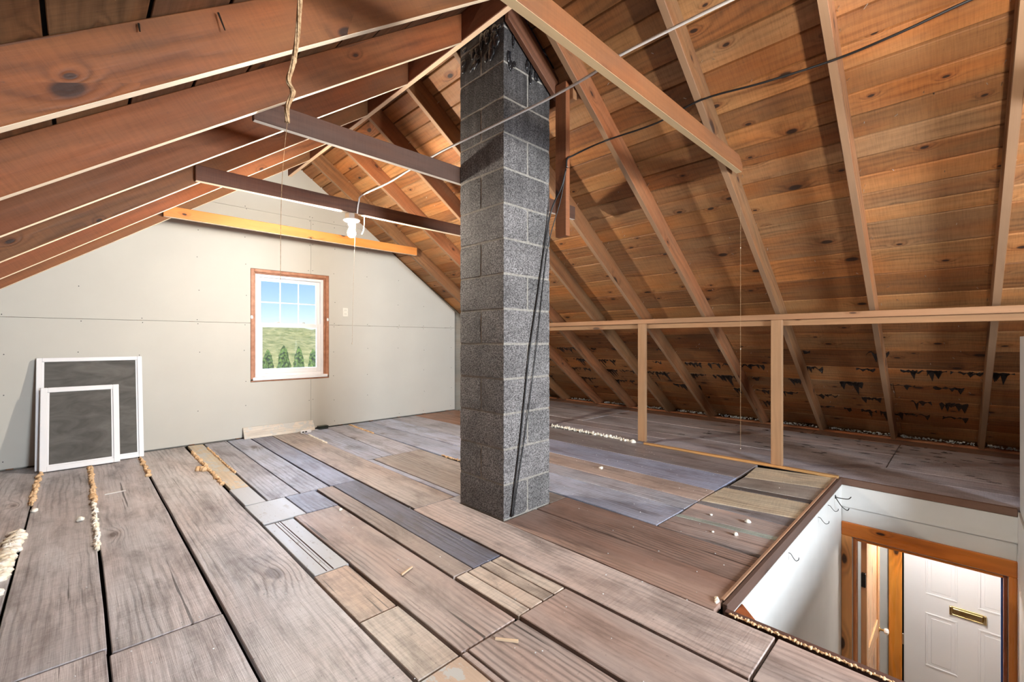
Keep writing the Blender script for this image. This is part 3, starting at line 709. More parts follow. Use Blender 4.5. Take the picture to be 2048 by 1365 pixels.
# ------------------------------------------------------------------ lamps
def lamp(x, y, zt, label, string_to=None, tail=True, glow=None):
    e = empty('bulb_lamp', (x, y, zt)); tag(e, label, 'lamp')
    v, f = lathe([(.03, zt-.001), (.046, zt-.001), (.052, zt-.008), (.052, zt-.046), (.048, zt-.05)], (x, y, 0), 8); mesh('metal_box', v, f, M_steel, e)
    v, f = lathe([(.030, zt-.0495), (.062, zt-.050), (.064, zt-.056), (.050, zt-.064), (.028, zt-.068), (.024, zt-.094), (.022, zt-.095)], (x, y, 0), 24); mesh('lampholder', v, f, M_porc, e, smooth=True)
    zb = zt-.094
    v, f = lathe([(.012, zb+.010), (.0135, zb), (.0145, zb-.014), (.022, zb-.032), (.0295, zb-.050), (.031, zb-.064), (.027, zb-.082), (.017, zb-.093), (.003, zb-.097)], (x, y, 0), 18); mesh('bulb', v, f, glow or M_bulb, e, smooth=True)
    if string_to is not None:
        tube('pull_chain', [(x+.018, y-.03, zt-.062), (x+.016, y-.034, zt-.10), (x+.0, y-.036, (zt+string_to)/2), (x-.012, y-.036, string_to)], .0016, M_string, e, 4, 5)
        v, f = lump((x-.012, y-.036, string_to-.006), (.004,.004,.009), 1, 0, 1); mesh('chain_knob', v, f, M_string, e, smooth=True)
    if tail: tube('cable_tail', [(x+.104, y+.0, zt-.001), (x+.106, y+.0, zt-.03), (x+.104, y, zt-.09), (x+.098, y, zt-.125), (x+.086, y, zt-.150)], .0035, M_wcable, e, 4, 6)
    return e
lamp(1.557, 3.398, 2.044, 'lit bare bulb in a porcelain holder under the dark collar tie', 1.02)
lamp(1.55, -.262, 2.059, 'lit bare bulb under the tie over the stairwell', 1.25, False, M_bulb_dim)

# white cable along the ties
P = [(1.590,3.372,2.005),(1.590,3.368,2.06),(1.600,3.362,2.14),(1.598,3.30,2.175),(1.600,2.9,2.170),(1.602,2.62,2.185),(1.603,2.28,2.199),(1.606,2.05,2.198),(1.602,1.70,2.190),(1.600,1.39,2.184),(1.596,1.14,2.190),(1.602,.995,2.2135),(1.603,.58,2.205),(1.60,.2,2.185),(1.59,-.20,2.160),(1.57,-.262,2.158)]
o = tube('white_cable', P, .0062, M_wcable, None, 5, 8); tag(o, 'white electric cable strung over the collar ties to the bulb', 'cable')
# black cable: along the rafters and down the chimney
yy = lambda n: n-.0
P = [(2.146,1.708,2.095),(2.150,1.706,2.150),(2.20,1.695,2.185),(2.33,1.668,2.265),(2.515,1.640,2.367),(2.505,1.30,2.352),(2.495,1.03,2.383),(2.50,.72,2.352),(2.535,.43,2.352),(2.51,.2,2.35),(2.50,-.15,2.378),(2.50,-.8,2.36),(2.5,-1.42,2.375)]
o = tube('black_cable', P, .0055, M_black, None, 5, 7); tag(o, 'black cable stapled under the rafters from the scrap board', 'cable')
P = [(2.144,1.710,2.09),(2.140,1.745,1.98),(2.130,1.818,1.85),(2.085,1.838,1.60),(2.02,1.838,1.28),(1.955,1.838,.98),(1.90,1.838,.62),(1.86,1.839,.36),(1.824,1.839,.16),(1.80,1.838,.012)]
o = tube('hanging_cable', P, .0052, M_black, None, 5, 6); tag(o, 'black cable hanging down the chimney face from the scrap board', 'cable')
P = [(2.146,1.714,2.08),(2.148,1.76,1.9),(2.115,1.838,1.60),(2.02,1.838,1.02),(1.93,1.838,.55),(1.865,1.839,.25),(1.812,1.838,.012)]
o = tube('thin_wire', P, .0032, M_black, None, 5, 6); tag(o, 'thin black wire beside the cable on the chimney face', 'wire')
tube('staple', [(2.140,1.704,2.098),(2.140,1.700,2.10),(2.165,1.698,2.10),(2.165,1.715,2.10)], .0015, M_steel, bpy.data.objects['scrap_board'], 0, 5)
# thin string from the rafter, brown twine by the left rafters
e = empty('pull_string', (3.17,1.050,1.93)); tag(e, 'thin pale string hanging from the rafter by the collar tie end', 'string')
tube('cord', [(3.165,1.046,1.925),(3.165,1.046,1.7),(3.165,1.046,1.0),(3.165,1.046,.30)], .0009, M_twine, e, 3, 5)
for zk in (1.655, .98, .315):
    v, f = lump((3.165,1.046,zk), (.003,.003,.004), 1, .2, 1); mesh('knot', v, f, M_string, e, smooth=True)
e = empty('frayed_twine', (.342,1.0,1.88)); tag(e, 'frayed brown twine dangling in front of the reddish rafters', 'twine')
P = [(.346,1.010,1.880),(.342,.990,1.789),(.338,.985,1.755),(.334,.985,1.690),(.326,.985,1.623),(.315,.985,1.575),(.324,.985,1.555),(.313,.985,1.520),(.313,.985,1.487)]
for kk in range(5):
    a = kk*1.256; Q = [(p[0]+.0032*math.cos(a+i*1.1), p[1]+.0032*math.sin(a+i*1.1), p[2]) for i, p in enumerate(P)]
    tube('strand', Q, .0022, M_twine, e, 5, 5)
for q in (P[1], P[4], P[6]):
    v, f = lump(q, (.006,.006,.008), 1, .3, 2); mesh('knot', v, f, M_twine, e, smooth=True)
tube('thread', [(.313,.985,1.487),(.305,.985,1.397),(.301,.985,1.303),(.300,.985,1.159)], .0005, M_twine, e, 3, 4)

# ------------------------------------------------------------------ knee wall
kw = empty('knee_wall', (4.12, 1.2, 0)); tag(kw, 'open stud knee wall of pale boards under the boarded slope', 'stud wall')
KT = srgb(164,128,94)
box('top_plate', 4.092, 4.132, YB+.1, 3.585, 1.206, 1.252, M_knee, kw, axis='y', tint=srgb(148,112,82), bevel=.003)
box('ledger', 4.120, 4.158, YB+.1, 3.583, 1.158, 1.2055, M_knee, kw, axis='y', tint=srgb(158,122,88), bevel=.003)
for y, t in ((1.034, KT), (2.246, KT), (3.545, KT), (-1.4, KT), (-2.6, KT)): box('stud', 4.080, 4.1195, y, y+.082, .017, 1.2055, M_knee, kw, axis='z', tint=t, bevel=.003)
plank([(4.060,.66),(4.105,.66),(4.072,2.24),(4.030,2.24)], srgb(190,148,96), M_pine, z=.020, th=.019, name='sole_strip', parent=kw)

# ------------------------------------------------------------------ eave: ledge, insulation, tar drips
v, f = boxv(6.10, 6.17, YB, L, .001, .022); o = mesh('eave_ledge', v, f, M_pine, None, frame((6.13,1,0),(0,1,0)), tint=srgb(150,98,66), bevel=.004); tag(o, 'narrow orange-brown ledge strip along the floor at the eave', 'ledge')
lst = []
re_ = random.Random(11)
for k in range(1500):
    y = re_.uniform(-.6, L-.3) if k > 150 else re_.uniform(-3, -.6)
    x = 6.188+re_.random()*.10; s = re_.uniform(.004, .012)
    if any(-.02 < y-fo < .06 for fo in RF): continue
    lst.append(lump((x, y, .006+s*.6+(.025*re_.random() if x > 6.2 else .0)), (s, s, s*.8), 0, .3, k))
v, f = merge(lst); o = mesh('loose_insulation', v, f, M_bead, None); tag(o, 'line of loose pale insulation granules along the eave', 'insulation', kind='stuff')
lst = []
def drip(side_x, y, w, ln, seed):
    r = random.Random(seed); n = max(3, int(w/.018)); top = []; bot = []
    for i in range(n+1):
        yy_ = y+w*i/n; l = ln*(r.random()**1.6)*(1 if i % 2 else .35)
        top.append((side_x+.03*r.random()*(i % 3), yy_)); bot.append((side_x+.012+l, yy_+r.uniform(-.005,.005)))
    V = []; Fc = []
    for i in range(n+1):
        for (p, o_) in ((top[i], -.0022), (bot[i], -.0022), (bot[i], -.0003), (top[i], -.0003)): V.append(slope_pt('R', p[0], p[1], o_))
    for i in range(n):
        o_ = i*4
        for k in range(4): k2 = (k+1) % 4; Fc.append((o_+k, o_+4+k, o_+4+k2, o_+k2))
    Fc.append((0,1,2,3)); Fc.append((n*4+3, n*4+2, n*4+1, n*4))
    return V, Fc
for k in range(130):
    sxk = re_.choice([4.903,5.142,5.142,5.362,5.362,5.6,5.6,5.822]); lst.append(drip(sxk+.004, re_.uniform(-.3, 4.9), re_.uniform(.04, .20), re_.uniform(.06, .24), k))
v, f = merge(lst); o = mesh('tar_drips', v, f, M_tar, ceiling); o['kind'] = 'stuff'; o['label'] = 'black tar drips below the sheathing joints near the eave'
lst = []
for k in range(70):
    x = re_.uniform(4.75, 5.9); y = re_.uniform(-.2, 2.2); lst.append(lump((x, y, .001), (re_.uniform(.003,.009), re_.uniform(.012,.05), .0018), 1, .6, k, 3))
v, f = merge(lst); o = mesh('tar_spots', v, f, M_tar, floor); o['kind'] = 'stuff'
# nail tips through the boards
lst = []
for n, fo in list(zip(RN, RF))[4:]:
    for i in range(len(seams)-2):
        for k in range(2):
            if re_.random() < .55:
                x = re_.uniform(seams[i]+.02, seams[i+1]-.02); y = n+(fo-n)*(x-1.74)/4.3+re_.choice((-.012, .052))+re_.uniform(-.008,.008)
                if x < CH[1]+.05 and CH[2]-.05 < y < CH[3]+.05: continue
                p = slope_pt('R', x, y, .003); q = p+Vector((-.012+re_.uniform(-.006,.006), re_.uniform(-.01,.01), -.020))
                lst.append(tubev([p, q], [.0018, .0008], 4))
for k in range(150):
    x = re_.uniform(2.2, 5.8); y = re_.uniform(-.1, 5.2); p = slope_pt('R', x, y, .003); q = p+Vector((re_.uniform(-.012,.012), re_.uniform(-.02,.02), -.012)); lst.append(tubev([p, q], [.0022, .0012], 4))
v, f = merge(lst); o = mesh('nail_tips', v, f, M_steel, ceiling); o['kind'] = 'stuff'
for i, (p, q) in enumerate((((.30,1.545,2.004),(.315,1.535,1.955)), ((.12,1.552,1.885),(.122,1.545,1.862)))):
    o = mesh('bent_nail', *tubev([p, q], [.003, .0018], 6), M_dark); tag(o, ('long dark nail hanging from the boards by the twine rafter', 'short dark nail stub by the twine rafter')[i], 'nail')

# ------------------------------------------------------------------ spray foam beads
def foam(path, w, n, mat, label, seed, h=.018, base=0.):
    r = random.Random(seed); P = [Vector((p[0], p[1], base)) for p in path]; seg = [(P[i+1]-P[i]).length for i in range(len(P)-1)]; T = sum(seg); lst = []
    for k in range(n):
        d = T*(k+r.random())/n; i = 0
        while i < len(seg)-1 and d > seg[i]: d -= seg[i]; i += 1
        p = P[i].lerp(P[i+1], d/seg[i]); s = w*r.uniform(.4, 1.)
        lst.append(lump((p.x+r.uniform(-.45,.45)*w, p.y+r.uniform(-.3,.3)*w, base+h*r.uniform(.1,.45)), (s*r.uniform(.5,1.1), s*r.uniform(.35,.8), h*r.uniform(.45,1.)), 1, .45, seed+k))
    cr = []
    for a_, b_ in zip(P, P[1:]):
        for q_ in range(9): cr.append(a_.lerp(b_, q_/9))
    cr.append(P[-1]); zl_ = base+.0005
    for a_, b_ in zip(cr, cr[1:]):
        pa, pb = a_.copy(), b_.copy(); lst.append(prism([(pa.x-w*.4, pa.y, zl_), (pa.x+w*.4, pa.y, zl_), (pb.x+w*.4, pb.y, zl_), (pb.x-w*.4, pb.y, zl_)], [(pa.x-w*.25, pa.y, zl_+h*.5), (pa.x+w*.25, pa.y, zl_+h*.5), (pb.x+w*.25, pb.y, zl_+h*.5), (pb.x-w*.25, pb.y, zl_+h*.5)]))
    v, f = merge(lst); o = mesh('spray_foam_bead', v, f, mat, None, Matrix.Translation(P[0]), smooth=True); return tag(o, label, 'spray foam', 'spray foam squeezed from floor joints')
foam([(-.200,5.02),(-.205,4.1)], .020, 44, M_foamo, 'tan foam bead in the floor joint below the smaller screen', 1)
foam([(-.225,3.55),(-.245,2.9)], .036, 210, M_foamw, 'thick white foam patch spread over the outermost visible floor joint', 200, .022)
foam([(-.235,2.80),(-.215,2.25)], .022, 60, M_foamw, 'thin white foam bead trailing from the thick foam patch', 300, .016)
foam([(.083,4.98),(.08,3.85)], .020, 64, M_foamo, 'tan foam bead between the wide boards below the larger screen', 400)
foam([(.080,3.90),(.077,3.0)], .017, 60, M_foamw, 'white foam bead continuing the tan one between the wide boards', 500)
foam([(.402,5.05),(.400,4.35)], .019, 36, M_foamo, 'short tan foam bead beside the larger screen corner', 600)
foam([(.764,5.0),(.752,3.72)], .019, 80, M_foamo, 'lumpy tan foam bead beside the narrow painted strip', 700)
foam([(.70,4.28),(.735,4.22)], .026, 10, M_foamo, 'blob of tan foam on the wide board', 760, .03)
foam([(.905,5.1),(.885,4.0)], .012, 60, M_foamo, 'thin tan foam bead on the window side of the painted strip', 800, .013)
foam([(1.822,5.05),(1.805,4.5)], .013, 40, M_foam, 'thin white foam bead by the white plastic cover', 900, .012)
foam([(2.40,5.30),(2.365,4.6)], .016, 46, M_foamo, 'tan foam bead running from the drywall beside the dark box', 1000, .013)
foam([(2.352,3.3),(2.358,2.95),(2.36,2.6)], .018, 34, M_foamo, 'tan foam bead behind the chimney base', 1100, .014)
foam([(4.115,3.50),(4.10,2.95),(4.04,2.33)], .024, 70, M_foam, 'row of white foam blobs between two knee wall studs', 1200, .026)
foam([(1.768,.625),(1.768,.15)],   .011, 60, M_foamo, 'tan foam bead along the stairwell edge', 1300, .006, -.004)
foam([(1.80,.682),(1.83,.695)], .013, 8, M_foamw, 'pale foam lump at the stairwell corner', 1400, .009)
rc = random.Random(21)
def crumb(x, y, s, mat=M_foam, lab='white foam crumb lying on the floor boards'):
    v, f = lump((x, y, s*.6), (s, s*rc.uniform(.7,1.2), s*.65), 1, .5, rc.random()*90); o = mesh('foam_crumb', v, f, mat, None, Matrix.Translation((x, y, 0)), smooth=True); tag(o, lab, 'foam crumb', 'foam crumbs scattered on the floor')
for (x, y, s, lb) in ((3.02,2.05,.018,'white foam crumb on the grey boards in front of the knee wall'),(2.72,.86,.016,'largest white foam crumb on the patch boards by the stairwell edge'),(2.50,.85,.014,'white foam crumb on the brown board beside the green painted strip'),(2.68,1.05,.009,'small foam crumb at the end of the patch boards'),(2.45,.95,.008,'tiny foam crumb on the brown patch board next to the green strip'),(1.15,2.66,.012,'white foam crumb at the lavender board end beside the white patch'),(.02,3.55,.02,'tan-white foam crumb on the wide board below the screens'),(-.18,3.93,.018,'white foam crumb at the end of the tan bead below the smaller screen')): crumb(x, y, s, lab=lb)
lst = []
for k in range(420):
    x = rc.uniform(-.14, 3.9); y = rc.uniform(.5, 4.8)
    if WELL[0]-.1 < x < WELL[1] and y < .75: continue
    if CH[0]-.02 < x < CH[1]+.02 and CH[2]-.02 < y < CH[3]+.02: continue
    s = rc.uniform(.0012, .0038); lst.append(lump((x, y, s*.5+.001), (s, s, s*.6), 0, .3, k))
v, f = merge(lst); o = mesh('floor_debris', v, f, M_bead, None); tag(o, 'fine pale grit and foam dust scattered over the floor boards', 'debris', kind='stuff')
def stick(x, y, a, ln, label, mat=M_knee, tint=srgb(214,190,160)):
    d = Vector((math.cos(a), math.sin(a), 0)); c = Vector((x, y, .006)); n_ = Vector((-d.y, d.x, 0))
    V = [c-d*ln/2+n_*.004*s1+Vector((0,0,.004*s2)) for s1, s2 in ((-1,-1),(1,-1),(1,1),(-1,1))]+[c+d*ln/2+n_*.0032*s1+Vector((0,0,.0032*s2)) for s1, s2 in ((-1,-1),(1,-1),(1,1),(-1,1))]
    o = mesh('wood_sliver', V, [(0,1,2,3),(7,6,5,4),(0,4,5,1),(1,5,6,2),(2,6,7,3),(3,7,4,0)], mat, None, frame(c, d), tint=tint); tag(o, label, 'wood sliver', 'wood slivers on the floor')
stick(1.055, 1.745, .35, .075, 'pale wood sliver on the wide knotted floor board')
stick(1.055, 1.10, 2.2, .08, 'pale wood sliver on the reddish grained floor board')
stick(.19, 4.03, .1, .11, 'white sliver on the wide board below the screens', M_knee, srgb(225,222,216))

# ------------------------------------------------------------------ stairwell
DKB = srgb(84,66,58)
well = empty('stairwell_trim', (2.9, .3, 0)); tag(well, 'dark wooden edging around the stairwell opening', 'trim')
box('edge_board', WELL[0]+.03, WELL[1]+.0, WELL[3], WELL[3]+.020, -.05, .004, M_joist, well, tint=DKB, bevel=.003)
box('edge_cap', WELL[0]+.05, WELL[1]-.02, WELL[3]+.0205, WELL[3]+.034, .0025, .010, M_joist, well, tint=srgb(158,124,98), bevel=.002)
box('edge_board', WELL[1]-.0, WELL[1]+.03, WELL[2], WELL[3]+.03, -.045, .004, M_joist, well, axis='y', tint=srgb(104,82,70), bevel=.003)
box('edge_board', WELL[0]-.004, WELL[0]+.022, WELL[2], WELL[3], -.10, -.004, M_joist, well, axis='y', tint=srgb(84,60,52), bevel=.003)
# well walls (drywall)
wl1 = box('wall_stair_left', WELL[0]+.06, WELL[1], WELL[3], WELL[3]+.03, ZLOW, -.0505, M_white); tag(wl1, 'white plaster wall on the chimney side of the stairwell', kind='structure')
wl2 = box('wall_stair_right', WELL[0], WELL[1], WELL[2]-.05, WELL[2], ZLOW, -.012, M_white); tag(wl2, 'white wall of the stairwell under the half wall', kind='structure')
wl4 = box('wall_stair_near', WELL[0]-.05, WELL[0]-.005, WELL[2]-.05, WELL[3]+.05, ZLOW, -.21, M_white); tag(wl4, 'white wall under the top of the stairs', kind='structure')
DY0, DY1, DZ = -.190, .578, -.425
we = empty('wall_stair_end', (WELL[1], .2, ZLOW)); tag(we, 'white wall at the foot of the stairs with a pine framed doorway', kind='structure')
box('upper_panel', WELL[1], WELL[1]+.06, WELL[2], WELL[3], -.205, -.046, M_white, we, axis='y'); box('lower_panel', WELL[1]+.012, WELL[1]+.06, WELL[2], WELL[3], DZ, -.2055, M_white, we, axis='y')
box('side_panel', WELL[1]+.012, WELL[1]+.06, DY1, WELL[3], ZLOW, DZ, M_white, we, axis='z'); box('side_panel', WELL[1]+.012, WELL[1]+.06, WELL[2], DY0, ZLOW, DZ, M_white, we, axis='z')
# half wall beside the stairs
hw = box('wall_half', 3.72, WELL[1]+.004, WELL[2]-.115, WELL[2]-.008, .001, 1.06, M_white); tag(hw, 'short white return wall at the end of the stairwell', kind='structure')
# triangular stringer offcut at the near corner
v, f = prism([(1.803,.566,-.02),(1.805,.643,-.03),(1.90,.640,-.19),(1.822,.555,-.13)], [(1.818,.560,-.02),(1.83,.642,-.03),(1.92,.640,-.19),(1.84,.550,-.13)])
v, f = prism([(1.804,.644,-.19),(1.975,.644,-.19),(1.804,.50,-.19)], [(1.804,.644,-.052),(1.968,.644,-.052),(1.804,.515,-.03)])
o = mesh('corner_block', v, f, M_pine, None, frame((1.82,.6,-.1),(0,1,-.8)), tint=srgb(170,108,70), bevel=.003); tag(o, 'triangular orange wood block in the corner of the stairwell opening', 'wood block')
# hooks
def hook(x, s, label, double=False):
    e = empty('coat_hook', (x, WELL[3], -.05)); tag(e, label, 'hook', 'hooks along the stairwell edge')
    y = WELL[3]-.001
    if double:
        tube('wire_prong', [(x,y,-.075),(x-.01,y-.02,-.078),(x+.02,y-.07,-.082),(x+.045,y-.085,-.070)], .003, M_dark, e, 4, 6)
        tube('wire_prong', [(x,y,-.078),(x-.02,y-.02,-.10),(x-.03,y-.045,-.13),(x-.005,y-.07,-.155),(x+.03,y-.075,-.15)], .003, M_dark, e, 4, 6)
        box('back_plate', x-.008, x+.008, y-.004, y, -.09, -.065, M_dark, e, bevel=.002)
    else:
        tube('wire', [(x,y,-.075),(x,y-.012*s,-.078),(x+.004,y-.022*s,-.095),(x+.004,y-.036*s,-.108*1),(x,y-.050*s,-.098),(x,y-.052*s,-.085)], .0018, M_dark, e, 4, 6)
hook(3.86, 1.2, 'black double coat hook at the doorway end of the stairwell edge', True)
hook(3.62, 1.1, 'small wire hook next to the double coat hook'); hook(3.33, 1.1, 'small wire hook in the middle of the stairwell edge'); hook(2.66, .9, 'small wire hook beside the corner block end of the stairwell')
# pine door casing in the well
fr = empty('door_frame', (WELL[1], .2, ZLOW)); tag(fr, 'varnished knotty pine casing of the doorway below the stairwell', 'door frame')
PT = srgb(196,122,52)
box('head_casing', WELL[1]-.014, WELL[1]+.0115, WELL[2]+.001, WELL[3]-.001, -.415, -.316, M_casing, fr, axis='y', tint=PT, bevel=.004)
box('side_casing', WELL[1]-.012, WELL[1]+.0115, DY1+.004, WELL[3]-.001, ZLOW, -.4155, M_casing, fr, axis='z', tint=srgb(222,168,108), bevel=.004)
box('side_casing', WELL[1]-.012, WELL[1]+.0115, WELL[2]+.001, DY0-.002, ZLOW, -.4155, M_casing, fr, axis='z', tint=PT, bevel=.004)
box('jamb', WELL[1]+.0125, WELL[1]+.10, DY1-.018, DY1-.0005, ZLOW, DZ-.001, M_casing, fr, axis='z', tint=srgb(186,120,70), bevel=.003)
box('jamb', WELL[1]+.0125, WELL[1]+.10, DY0+.0005, DY0+.018, ZLOW, DZ-.001, M_casing, fr, axis='z', tint=srgb(130,72,40), bevel=.003)
box('head_jamb', WELL[1]+.0125, WELL[1]+.10, DY0+.019, DY1-.019, DZ-.019, DZ-.001, M_casing, fr, axis='y', tint=PT, bevel=.003)
# staircase
st = empty('staircase', (1.8, .2, ZLOW)); tag(st, 'steep enclosed wooden staircase down to the doorway', 'staircase')
ns = 11; run = (3.55-1.80)/ns; rise = (-ZLOW)/(ns+1)
for k in range(ns):
    zt = -rise*(k+1); x0 = 1.81+run*k
    box('tread', x0, x0+run+.02, WELL[2]+.002, WELL[3]-.002, zt-.025, zt, M_floor_b, st, axis='y', tint=BR, bevel=.003)
    box('riser', x0+run+.0, x0+run+.018, WELL[2]+.002, WELL[3]-.002, zt-rise+.0005, zt-.0255, M_floor_b, st, axis='y', tint=BRN)

# ------------------------------------------------------------------ hall below
hf = box('floor_hall', 3.4, 5.7, -1.2, 2.2, ZLOW-.05, ZLOW-.001, M_hallfl); tag(hf, 'hall floor at the foot of the stairs', kind='structure')
hc = box('ceiling_hall', 4.165, 5.7, -1.2, 2.2, -.30, -.26, M_white); tag(hc, 'white hall ceiling below the attic', kind='structure')
for nm, a in (('wall_hall_a', (4.165, 5.7, 2.2, 2.25)), ('wall_hall_b', (4.165, 5.7, -1.25, -1.2)), ('wall_hall_c', (4.10, 4.16, WELL[3]+.03, 2.2)), ('wall_hall_d', (4.10, 4.16, -1.2, WELL[2]-.05))):
    o = box(nm, a[0], a[1], a[2], a[3], ZLOW, -.30, M_white); tag(o, 'white side wall of the hall below the attic', kind='structure')
XD = 5.5; FY0, FY1 = -.437, .395
wd = empty('wall_hall_front', (XD, 0, ZLOW)); tag(wd, 'white front wall of the hall around the front door', kind='structure')
box('wall_panel', XD+.03, XD+.1, FY1+.03, 2.2, ZLOW, -.30, M_white, wd, axis='z'); box('wall_panel', XD+.03, XD+.1, -1.2, FY0-.03, ZLOW, -.30, M_white, wd, axis='z'); box('wall_panel', XD+.03, XD+.1, FY0-.03, FY1+.03, -.38, -.30, M_white, wd, axis='y')
fc = empty('front_door_casing', (XD, 0, ZLOW)); tag(fc, 'honey pine casing around the white front door', 'door casing')
box('side_casing', XD+.004, XD+.03, FY1+.012, FY1+.108, ZLOW, -.33, M_casing, fc, axis='z', tint=srgb(214,140,58), bevel=.004); box('side_casing', XD+.004, XD+.03, FY0-.108, FY0-.012, ZLOW, -.33, M_casing, fc, axis='z', tint=srgb(214,140,58), bevel=.004)
box('head_casing', XD+.004, XD+.03, FY0-.011, FY1+.011, -.40, -.33, M_casing, fc, axis='y', tint=srgb(214,140,58), bevel=.004)
d1 = empty('door_1', (XD, FY0, ZLOW)); tag(d1, 'white panelled front door with a brass mail slot', kind='structure')
box('door_slab', XD+.02, XD+.06, FY0, FY1, ZLOW+.01, -.415, M_vinyl, d1, axis='z', bevel=.003)
ms = (FY0+FY1)/2
for (y0, y1) in ((ms+.062, ms+.268), (ms-.268, ms-.062)):
    for (z0, z1) in ((-1.92, -1.435), (-1.27, -.72), (-.64, -.50)):
        p = empty('panel', (XD+.02, y0, z0), d1)
        for a in ((y0, y1, z0, z0+.016), (y0, y1, z1-.016, z1)): box('molding', XD+.0145, XD+.0205, a[0], a[1], a[2], a[3], M_vinyl, p, axis='y', bevel=.0025)
        for a in ((y0, y0+.016), (y1-.016, y1)): box('molding', XD+.0145, XD+.0205, a[0], a[1], z0+.0162, z1-.0162, M_vinyl, p, axis='z', bevel=.0025)
        box('field', XD+.0165, XD+.0205, y0+.038, y1-.038, z0+.04, z1-.04, M_vinyl, p, axis='z', bevel=.002)
sl = empty('mail_slot', (XD, ms, -1.345), d1)
box('flap', XD+.004, XD+.0195, ms-.095, ms+.095, -1.372, -1.318, M_brass, sl, axis='y', bevel=.006); box('end_cap', XD-.002, XD+.0195, ms+.0955, ms+.113, -1.384, -1.306, M_brass, sl, bevel=.004); box('end_cap', XD-.002, XD+.0195, ms-.113, ms-.0955, -1.384, -1.306, M_brass, sl, bevel=.004)
box('rim', XD+.006, XD+.0195, ms-.095, ms+.095, -1.3175, -1.306, M_brass, sl, axis='y', bevel=.003); box('rim', XD+.006, XD+.0195, ms-.095, ms+.095, -1.384, -1.3725, M_brass, sl, axis='y', bevel=.003)
for zz in (-.85, -1.75): box('hinge', XD+.008, XD+.0195, FY1-.002, FY1+.011, zz-.05, zz+.05, M_steel, d1, bevel=.002)
o = box('jamb_daylight_strip', WELL[1]+.101, WELL[1]+.116, DY0+.012, DY0+.026, ZLOW, DZ-.02, M_blue, axis='z'); tag(o, 'blue strip coloured as daylight reflected on the doorway jamb', 'jamb_daylight_strip')  # daylight reflected on the jamb, painted as a blue strip
# open pine door folded into the hall
d2 = empty('door_2', (4.21, .555, ZLOW)); tag(d2, 'pine door with glass knob standing open into the hall', kind='structure')
PD = srgb(224,176,128)
X0, X1, DYA, DYB = 4.205, 4.93, .508, .543
for a in ((X0, X0+.10), (X1-.10, X1)): box('stile', a[0], a[1], DYA, DYB, ZLOW+.012, -.44, M_casing, d2, axis='z', tint=PD, bevel=.003)
for a in ((ZLOW+.012, ZLOW+.22), (-1.45, -1.32), (-.55, -.44)): box('rail', X0+.101, X1-.101, DYA, DYB, a[0], a[1], M_casing, d2, tint=PD, bevel=.003)
for a in ((ZLOW+.221, -1.451), (-1.319, -.551)): box('panel', X0+.101, X1-.101, DYA+.010, DYB-.010, a[0], a[1], M_casing, d2, axis='z', tint=srgb(232,190,146))
kb = empty('door_knob', (X1-.05, DYA, -1.42), d2)
v, f = lathe([(.024, DYA-.0005), (.022, DYA-.006), (.009, DYA-.010), (.008, DYA-.030)], (X1-.05, 0, -1.42), 16, 'y'); mesh('rosette', v, f, M_brass, kb, smooth=True)
v, f = lathe([(.010, DYA-.0302), (.022, DYA-.036), (.026, DYA-.048), (.022, DYA-.060), (.010, DYA-.065)], (X1-.05, 0, -1.42), 8, 'y'); mesh('glass_knob', v, f, M_porc, kb)
for zz in (-.75, -1.9): box('hinge', X0-.030, X0-.001, DYA+.004, DYB-.004, zz-.05, zz+.05, M_dark, d2, bevel=.002)
o = empty('added_hall_lamp', (4.8, .15, -.30)); tag(o, 'added unseen globe lamp brightening the hall and stairwell', 'lamp')  # unseen lamp added to brighten the hall and the stairwell walls
v, f = lathe([(.06, -.3005), (.06, -.315), (.03, -.325)], (4.8, .15, 0), 20); mesh('ceiling_plate', v, f, M_brass, o)
v, f = lump((4.8, .15, -.40), .075, 2, 0, 0); mesh('globe', v, f, M_hallfill, o, smooth=True)

# ------------------------------------------------------------------ rear gable with its window
RH = (1.2, 2.3, .55, 1.85)
wb = wall_panel('wall_back', -2.9, 6.7, -.2, 3.4, YB-.06, YB-.002, RH, [(SR,1,gR[2]+.01),(-SL,1,gL[2]+.01)], M_drywall, None); tag(wb, 'drywalled gable wall behind the camera with a window opening', kind='structure')
w2 = empty('window_2', (1.75, YB, .55)); tag(w2, 'white framed window of the rear gable', kind='structure')
rframe('vinyl_frame', RH[0]+.002, RH[1]-.002, RH[2]+.002, RH[3]-.002, YB-.06, YB-.01, .05, .05, .05, .05, M_vinyl, w2)
box('meeting_rail', RH[0]+.0525, RH[1]-.0525, YB-.055, YB-.02, 1.17, 1.22, M_vinyl, w2, bevel=.003)
box('pane', RH[0]+.053, RH[1]-.053, YB-.036, YB-.033, RH[2]+.053, 1.169, M_glass, w2); box('pane', RH[0]+.053, RH[1]-.053, YB-.046, YB-.043, 1.221, RH[3]-.053, M_glass, w2)

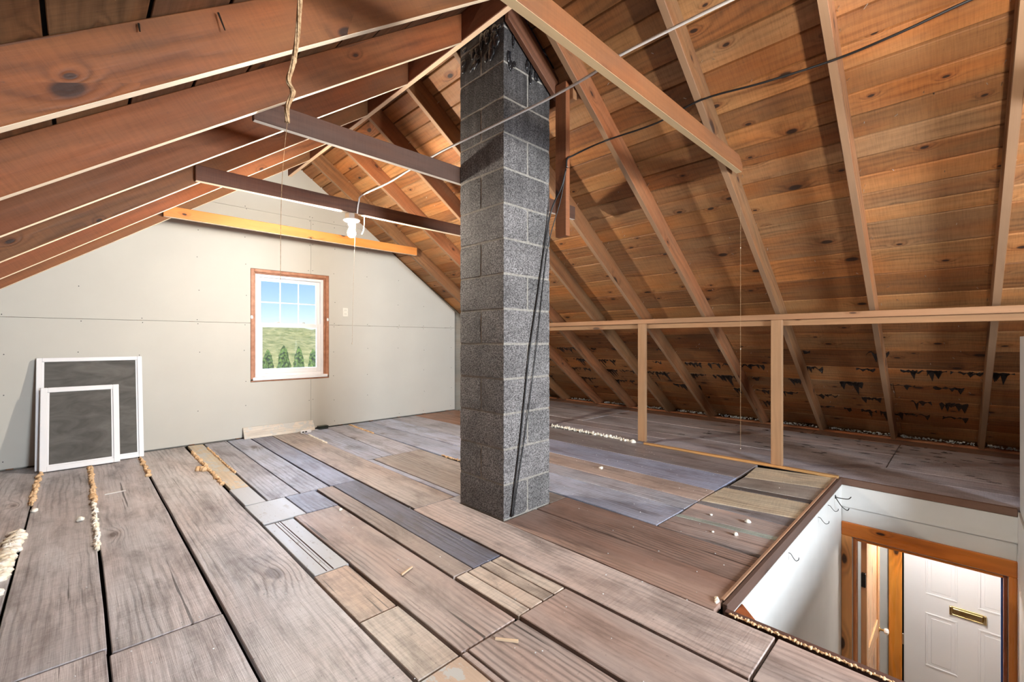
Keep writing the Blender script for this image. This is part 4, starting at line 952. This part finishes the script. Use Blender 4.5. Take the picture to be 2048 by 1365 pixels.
# ------------------------------------------------------------------ outdoors
gz = -2.9
V = [(-60, 6, gz), (120, 6, gz), (160, 70, gz), (-80, 70, gz), (160, 6, gz-.5), (-80, 6, gz-.5), (160, 70, gz-.5), (-80, 70, gz-.5)]
o = mesh('lawn', [(-60, 6.2, gz), (120, 6.2, gz), (120, 75, gz), (-60, 75, gz), (-60, 6.2, gz-.5), (120, 6.2, gz-.5), (120, 75, gz-.5), (-60, 75, gz-.5)], [(0,1,2,3), (7,6,5,4), (0,4,5,1), (1,5,6,2), (2,6,7,3), (3,7,4,0)], M_lawn); tag(o, 'green lawn outside the window', kind='structure')
lst = []
rh = random.Random(9)
V, Fc = [], []; nx, ny = 60, 14
for i in range(nx+1):
    for k in range(ny+1):
        x = -30+100*i/nx; y = 52+34*k/ny; t = k/ny
        z = gz-.2+6.6*(t**.55)+1.0*noise.noise(Vector((x*.14, y*.2, 1)))*t+.8*noise.noise(Vector((x*.6, y*.6, 2)))*min(1, t*3)
        V.append((x, y, z))
for i in range(nx):
    for k in range(ny):
        a = i*(ny+1)+k; Fc.append((a, a+ny+1, a+ny+2, a+1))
o = mesh('hillside', V, Fc, M_hill, None, smooth=True); tag(o, 'hillside of yellow green scrub beyond the window', kind='structure')
def arbor(x, y, h, w, label, seed):
    e = empty('arborvitae', (x, y, gz)); tag(e, label, 'tree', 'hedge of evergreens outside the window')
    v, f = ICO[3]; out = []
    for p in v:
        t = (p.z+1)/2; rad = w*(1-t)**.55*(t+.12)**.25*1.15
        q = Vector((p.x, p.y, 0)); q = q.normalized() if q.length > 1e-4 else q
        k = 1+.40*noise.noise(p*5+Vector((seed, 0, 0)))+.35*noise.noise(p*12+Vector((0, seed, 0)))
        s = min(1, math.sqrt(max(0, 1-p.z*p.z))*1.5)
        out.append((x+q.x*rad*k*s, y+q.y*rad*k*s, gz+.15+h*t*(1+.03*noise.noise(p*7))))
    mesh('foliage', out, f, M_arb, e, Matrix.Translation((x, y, gz)))
    v, f = tubev([(x, y, gz-.02), (x, y, gz+.8)], .07, 7); mesh('trunk', v, f, M_knee, e, tint=srgb(90,66,48))
for i, (k, h, w) in enumerate(((-.550, 3.1, .56), (-.514, 3.45, .60), (-.480, 3.35, .54), (-.448, 3.15, .52), (-.412, 3.55, .62))):
    D = 37.0; x = D*(math.sin(YAW)+k*math.cos(YAW)); y = D*(math.cos(YAW)-k*math.sin(YAW))
    arbor(x, y, h, w, 'conical green evergreen in the hedge outside the window', i*3.3)
